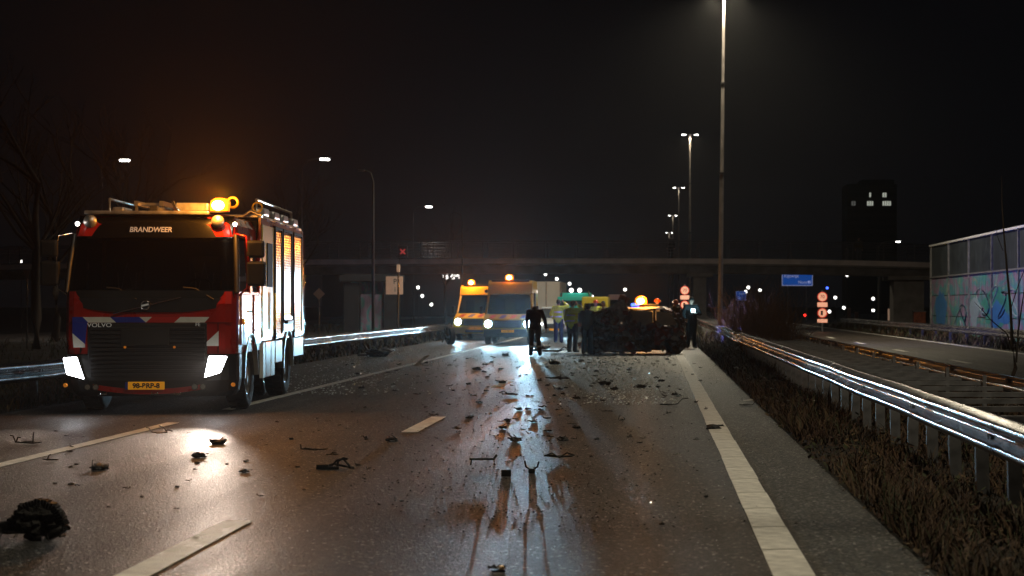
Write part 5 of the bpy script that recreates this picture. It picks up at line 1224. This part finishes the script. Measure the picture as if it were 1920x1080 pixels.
# forked piece whose two prongs throw a long shadow
Y = GY(887); fp = MB()
fp.tube([(-.065, 0, .115), (-.055, 0, .06), (-.02, 0, .04), (0, 0, .035), (.02, 0, .04), (.055, 0, .06), (.068, 0, .11)], .008, 6); fp.bbox(-.03, .03, -.03, .05, 0.0, .045, .01); fp.tube([(0, .02, .02), (0, .09, .006)], .008, 5)
o = fp.build('forked_clip', M_DEB); o.location = (PX(997, Y), Y, 0); tag(o, 'small forked black clip standing in the cold light strip, casting a long shadow', 'debris')
Y = GY(893); o = MB().bbox(-.045, .045, -.004, .004, 0, .06, .003).build('flat_tile', M_DEB); o.location = (PX(949, Y), Y, 0); tag(o, 'small upright black plate casting a square shadow in the lane', 'debris')
Y = GY(872); q = MB(); q.bbox(-.13, .12, -.01, .02, .05, .07, .004); q.tube([(.12, 0, .0), (.11, 0, .06), (.14, .01, .10)], .012, 6); q.tube([(-.12, 0, 0), (-.11, 0, .06)], .007, 5)
o = q.build('bent_bracket', M_DEB); o.location = (PX(905, Y), Y, 0); tag(o, 'bent black bracket bridging the road surface left of the cold light strip', 'debris')
# big torn-off gear/engine part at lower left
Y = 11.95; gp = empty('engine_part', (PX(62, Y), Y, 0), R(-8), 'large black torn off engine part with a toothed rim, lying at the lower left', 'debris')
b = MB(); bm = bmesh.new(); bmesh.ops.create_icosphere(bm, subdivisions=4, radius=1)
for v in bm.verts:
    p = v.co.copy(); k = 1+.4*noise.noise(p*2.2+Vector((5, 0, 0)))+.28*noise.noise(p*5)+.14*noise.noise(p*13); v.co = Vector((p.x*.17*k+.03, p.y*.15*k, max(.0, p.z*.115*k+.12)))
b.bm(bm, 0, None, False); b.build('casing', mat('oily_black_metal', (.012, .011, .010), .75, var=.4, vscale=30, bump=.8, bscale=80), gp)
b = MB(); n = 26
for i in range(n):
    t = math.pi*(-.15+1.05*i/(n-1)); c = Vector((.06+.175*math.cos(t), -.02, .10+.155*math.sin(t))); M = Matrix.Translation(c) @ Matrix.Rotation(-t+random.uniform(-.2, .2), 4, 'Y'); b.box(-.03, .016+random.uniform(-.008, .008), -.04, .04, -.007, .007, 0, M)
P = [[Vector((.07+r*math.cos(math.pi*(-.15+1.05*i/30)), y, .10+r*.92*math.sin(math.pi*(-.15+1.05*i/30)))) for r, y in ((.10, -.06), (.145, -.04), (.15, .02))] for i in range(31)]
b.sheet(P, .008); b.build('toothed_rim', M_DEB, gp)
b = MB(); b.tube([(-.1, -.03, .09), (-.2, -.05, .08), (-.27, -.03, .06), (-.34, -.04, .05)], [.05, .035, .03, .018], 8); b.tube([(-.1, .0, .04), (-.2, .02, .03), (-.3, 0, .045)], .012, 6); b.build('broken_shaft', M_DEB, gp)
b = MB(); b.tube([(.14, -.05, .03), (.22, -.07, .055), (.235, -.05, .09)], [.04, .03, .015], 8); b.tube([(.0, -.1, .03), (.08, -.14, .012), (.13, -.13, .02)], .02, 6); b.build('broken_lug', M_DEB, gp)
b = MB()
for k in range(30):
    a = Vector((random.uniform(-.25, .2), random.uniform(-.1, .05), random.uniform(.02, .1))); c = a+Vector((random.uniform(-.05, .05), random.uniform(-.05, .02), random.uniform(-.07, .0))); c.z = max(.003, c.z); b.tube([a, c], .0025, 4)
b.build('frayed_wires', M_DEB, gp)['kind'] = 'stuff'
# crumpled silver scrap at the bottom
Y = GY(1072); cs = empty('lamp_fragment', (PX(931, Y), Y, 0), .2, 'crumpled shiny silver and amber lamp fragment at the bottom of the photo', 'debris')
P = [[Vector((.10*(u-.5)+.02*noise.noise(Vector((u*5, v*5, 1))), .07*(v-.5), .018+.030*abs(noise.noise(Vector((u*6, v*6, 4)))+noise.noise(Vector((u*12, v*12, 7)))))) for v in np.linspace(0, 1, 9)] for u in np.linspace(0, 1, 12)]
b = MB(); b.sheet(P, .003, 0, False); b.build('reflector', M_FOIL, cs)
MB().bbox(.015, .045, -.02, .02, .01, .035, .008).build('amber_shell', M_AMBD2 if 'M_AMBD2' in globals() else mat('amber_plastic', (.7, .3, .05), .3), cs); MB().bbox(-.03, .05, -.03, .03, 0, .014, .004).build('base', M_DEB, cs)
put('c', 366, 1010, .035, 'small white chip lying on the near dash of the lane line', m=mat('pale_chip', (.6, .55, .5), .5), name='pale_chip')
# torn wheel assembly at the end of the left guardrail and scraps on the left grass
Y = 70; we = empty('torn_axle', (PX(844, Y), Y, 0), R(30), 'dark torn off wheel assembly standing at the far end of the left guardrail', 'debris')
wheel(we, (0, 0, .36), .34, .22, 1)
b = MB(); b.bbox(-.2, .15, -.15, .15, .3, .72, .05); b.tube([(0, 0, .5), (.1, .05, .75), (-.05, 0, .86)], .04, 7); b.tube([(-.2, 0, .4), (-.3, .1, .1)], .03, 6); b.build('hub_bracket', M_BURNT, we)
for k in range(6): panel('torn_sheet', .3, .25, (random.uniform(-.2, .2), random.uniform(-.2, .1), random.uniform(.3, .75)), (random.uniform(-50, 50), random.uniform(-60, 60), 0), M_ASHY, .07, 130+k, parent=we, n=6)
Y = GY(669); o = chunk(91, .72); o.tube([(.0, 0, .2), (.08, 0, .45), (.10, .0, .52)], .02, 6); o.tube([(.3, 0, .12), (.52, 0, .2)], .025, 6); o.tube([(-.3, 0, .06), (-.62, 0, .05)], .03, 6)
o = o.build('torn_wing_part', M_DEB); o.location = (PX(708, Y), Y, 0); tag(o, 'large black torn car part lying on the left road edge below the shining guardrail', 'debris')
Y = GY(686); o = MB().slab([(0, 0, 0), (.12, 0, .0), (.42, .05, .28), (.3, .05, .26)], (0, .02, .01)); o.slab([(0, 0, .01), (.4, .0, .01), (.3, .1, .03)], (0, 0, .01)); o = o.build('leaning_panel', M_ASHY); o.location = (PX(775, Y), Y, 0); tag(o, 'grey splinter of bodywork sticking up from the left solid line', 'debris')
# many small fragments: individual pieces sharing a few meshes
SMALL = [(shard(200+k, .14, .35) if k % 2 else chunk(200+k, .09)).build('debris_piece', M_DEB) for k in range(10)]
rng = random.Random(5); cnt = 0
def scatter(n, fy, fx_, smin, smax):
    global cnt
    for k in range(n):
        py_ = fy(rng); px = fx_(rng, py_); Y = GY(py_); X = PX(px, Y)
        if not (-9.2 < X < 1.5) or (X < -6.0 and 25 < Y < 34): continue
        pr = SMALL[cnt % 10]
        o = pr if cnt < 10 else pr.copy()
        if cnt >= 10: COL.objects.link(o)
        s = rng.uniform(smin, smax); o.scale = (s, s*rng.uniform(.6, 1.2), s*rng.uniform(.6, 1.3)); o.location = (X, Y, 0); o.rotation_euler = (0, 0, rng.uniform(0, 6.28))
        tag(o, 'small black fragment of the crashed car strewn over the asphalt', 'debris', 'small dark fragments scattered over the road'); cnt += 1
scatter(105, lambda r: 668+170*r.random()**1.1, lambda r, y: 985+r.gauss(0, 75+.5*(y-660)), .4, 1.15)
scatter(60, lambda r: 668+90*r.random(), lambda r, y: r.uniform(1040, 1320), .6, 1.4)
scatter(46, lambda r: 790+170*r.random(), lambda r, y: r.uniform(60, 760), .3, .7)
scatter(26, lambda r: 830+200*r.random(), lambda r, y: r.uniform(880, 1400), .15, .45)
scatter(26, lambda r: 664+70*r.random(), lambda r, y: r.uniform(640, 960), .7, 1.6)
# crumbs too many to count, and broken safety glass
def grains(name, n, fn, size, m, seed, label):
    rg = np.random.default_rng(seed); V = []; F = []
    base = np.array([(-1, -.8, 0), (1, -.7, 0), (.1, 1, 0), (0, .1, 1.1)], float); fs = [(0, 2, 1), (0, 1, 3), (1, 2, 3), (2, 0, 3)]
    for i in range(n):
        px, py_ = fn(rg); Y = GY(py_); X = PX(px, Y)
        if X > 1.6 or X < -9.4: continue
        s = size*(.4+rg.random()*1.1)*(.55+Y/60); a = rg.random()*6.28; c, d = math.cos(a), math.sin(a); k = len(V); t = rg.uniform(-.4, .4)
        for q in base: V.append((X+s*(q[0]*c-q[1]*d), Y+s*(q[0]*d+q[1]*c), .001+s*max(0, q[2]*.8+t*q[0]*(q[2] > 0))))
        F += [tuple(j+k for j in f) for f in fs]
    me = bpy.data.meshes.new(name); me.from_pydata(V, [], F); me.materials.append(m); o = bpy.data.objects.new(name, me); COL.objects.link(o); return tag(o, label, kind='stuff')
def cone(rg):
    y = 664+95*rg.random()**1.3; return rg.normal(1125+.6*(y-660), 58), y
def left_f(rg):
    y = 655+85*rg.random()**1.3; return rg.normal(720-1.1*(y-655), 75), y
def allf(rg): 
    y = 668+400*rg.random()**1.6; return rg.uniform(0, 1500), y
grains('glass_grains', 750, cone, .019, M_GLASSBIT, 11, 'coarser glass crumbs sparkling in front of the wreck')
grains('glass_grains', 900, cone, .0085, M_GLASSBIT, 1, 'field of broken safety glass grains glittering in front of the wreck')
grains('glass_grains', 700, left_f, .017, M_GLASSBIT, 12, 'coarser glass crumbs sparkling near the left guardrail')
grains('glass_grains', 800, left_f, .008, M_GLASSBIT, 2, 'sprinkle of glass grains on the lane in front of the left guardrail')
grains('glass_grains', 700, allf, .006, M_GLASSBIT, 3, 'single glass grains sparkling all over the road')
grains('debris_crumbs', 1800, lambda g: (g.normal(960, 200), 668+330*g.random()**1.5), .011, M_DEB, 4, 'dark crumbs of plastic strewn along the lanes')

# dead leaves and litter caught in the verge, a few paper scraps one can tell apart
def leaf_litter(n, seed):
    rg = random.Random(seed); V = []; F = []
    for i in range(n):
        y = 6+46*rg.random()**1.7; x = rg.uniform(1.62, 4.9); s_ = rg.uniform(.012, .035)*(1+y/40); a = rg.uniform(0, 6.28); z = rg.uniform(.02, .13) if x > 1.9 else .02+rg.random()*.02; k = len(V); t = rg.uniform(-.7, .7)
        for u, v in ((-1, 0), (0, .5), (1, 0), (0, -.5)): V.append((x+s_*(u*math.cos(a)-v*math.sin(a)), y+s_*(u*math.sin(a)+v*math.cos(a)), z+s_*u*t))
        F.append((k, k+1, k+2, k+3))
    me = bpy.data.meshes.new('leaf_litter'); me.from_pydata(V, [], F)
    for m in (G4, G3, G2): me.materials.append(m)
    me.polygons.foreach_set('material_index', [rg.choice((0, 0, 1, 2)) for f in F]); o = bpy.data.objects.new('leaf_litter', me); COL.objects.link(o); return tag(o, 'dead leaves lying among the weeds of the right verge', kind='stuff')
leaf_litter(9000, 4)
for i, (px, py_, L) in enumerate(((1403, 757, .16), (1752, 828, .07), (1529, 765, .09), (1448, 740, .08))):
    Y = GY(py_); P = crumple(L, L*.7, 6, 5, .03, 300+i); P = [[Vector((p.x, p.z, abs(p.y)+.03)) for p in row] for row in P]
    o = MB().sheet(P, .002, 0, False).build('paper_scrap', mat('dirty_paper', (.5, .48, .44), .8)); o.location = (PX(px, Y), Y, .02+.06*(i > 0))
    tag(o, ['crumpled pale scrap beside the broken part on the shoulder edge', 'pale scrap in the weeds, nearest to the camera', 'pale scrap caught under the middle of the right guardrail', 'small pale scrap in the weeds furthest from the camera'][i], 'litter')

#=HAZE
if HAZE > 0:
    hz = MB().box(-170, 170, -30, 420, -1.5, 29).build('haze', [], None)
    m = bpy.data.materials.new('night_haze'); m.use_nodes = True; n = m.node_tree; n.nodes.clear(); o = n.nodes.new('ShaderNodeOutputMaterial'); v = n.nodes.new('ShaderNodeVolumePrincipled')
    v.inputs['Color'].default_value = (.85, .86, .88, 1); v.inputs['Density'].default_value = HAZE; v.inputs['Anisotropy'].default_value = .82
    n.links.new(v.outputs[0], o.inputs['Volume']); hz.data.materials.append(m); hz['kind'] = 'stuff'; hz['label'] = 'thin night haze over the motorway'
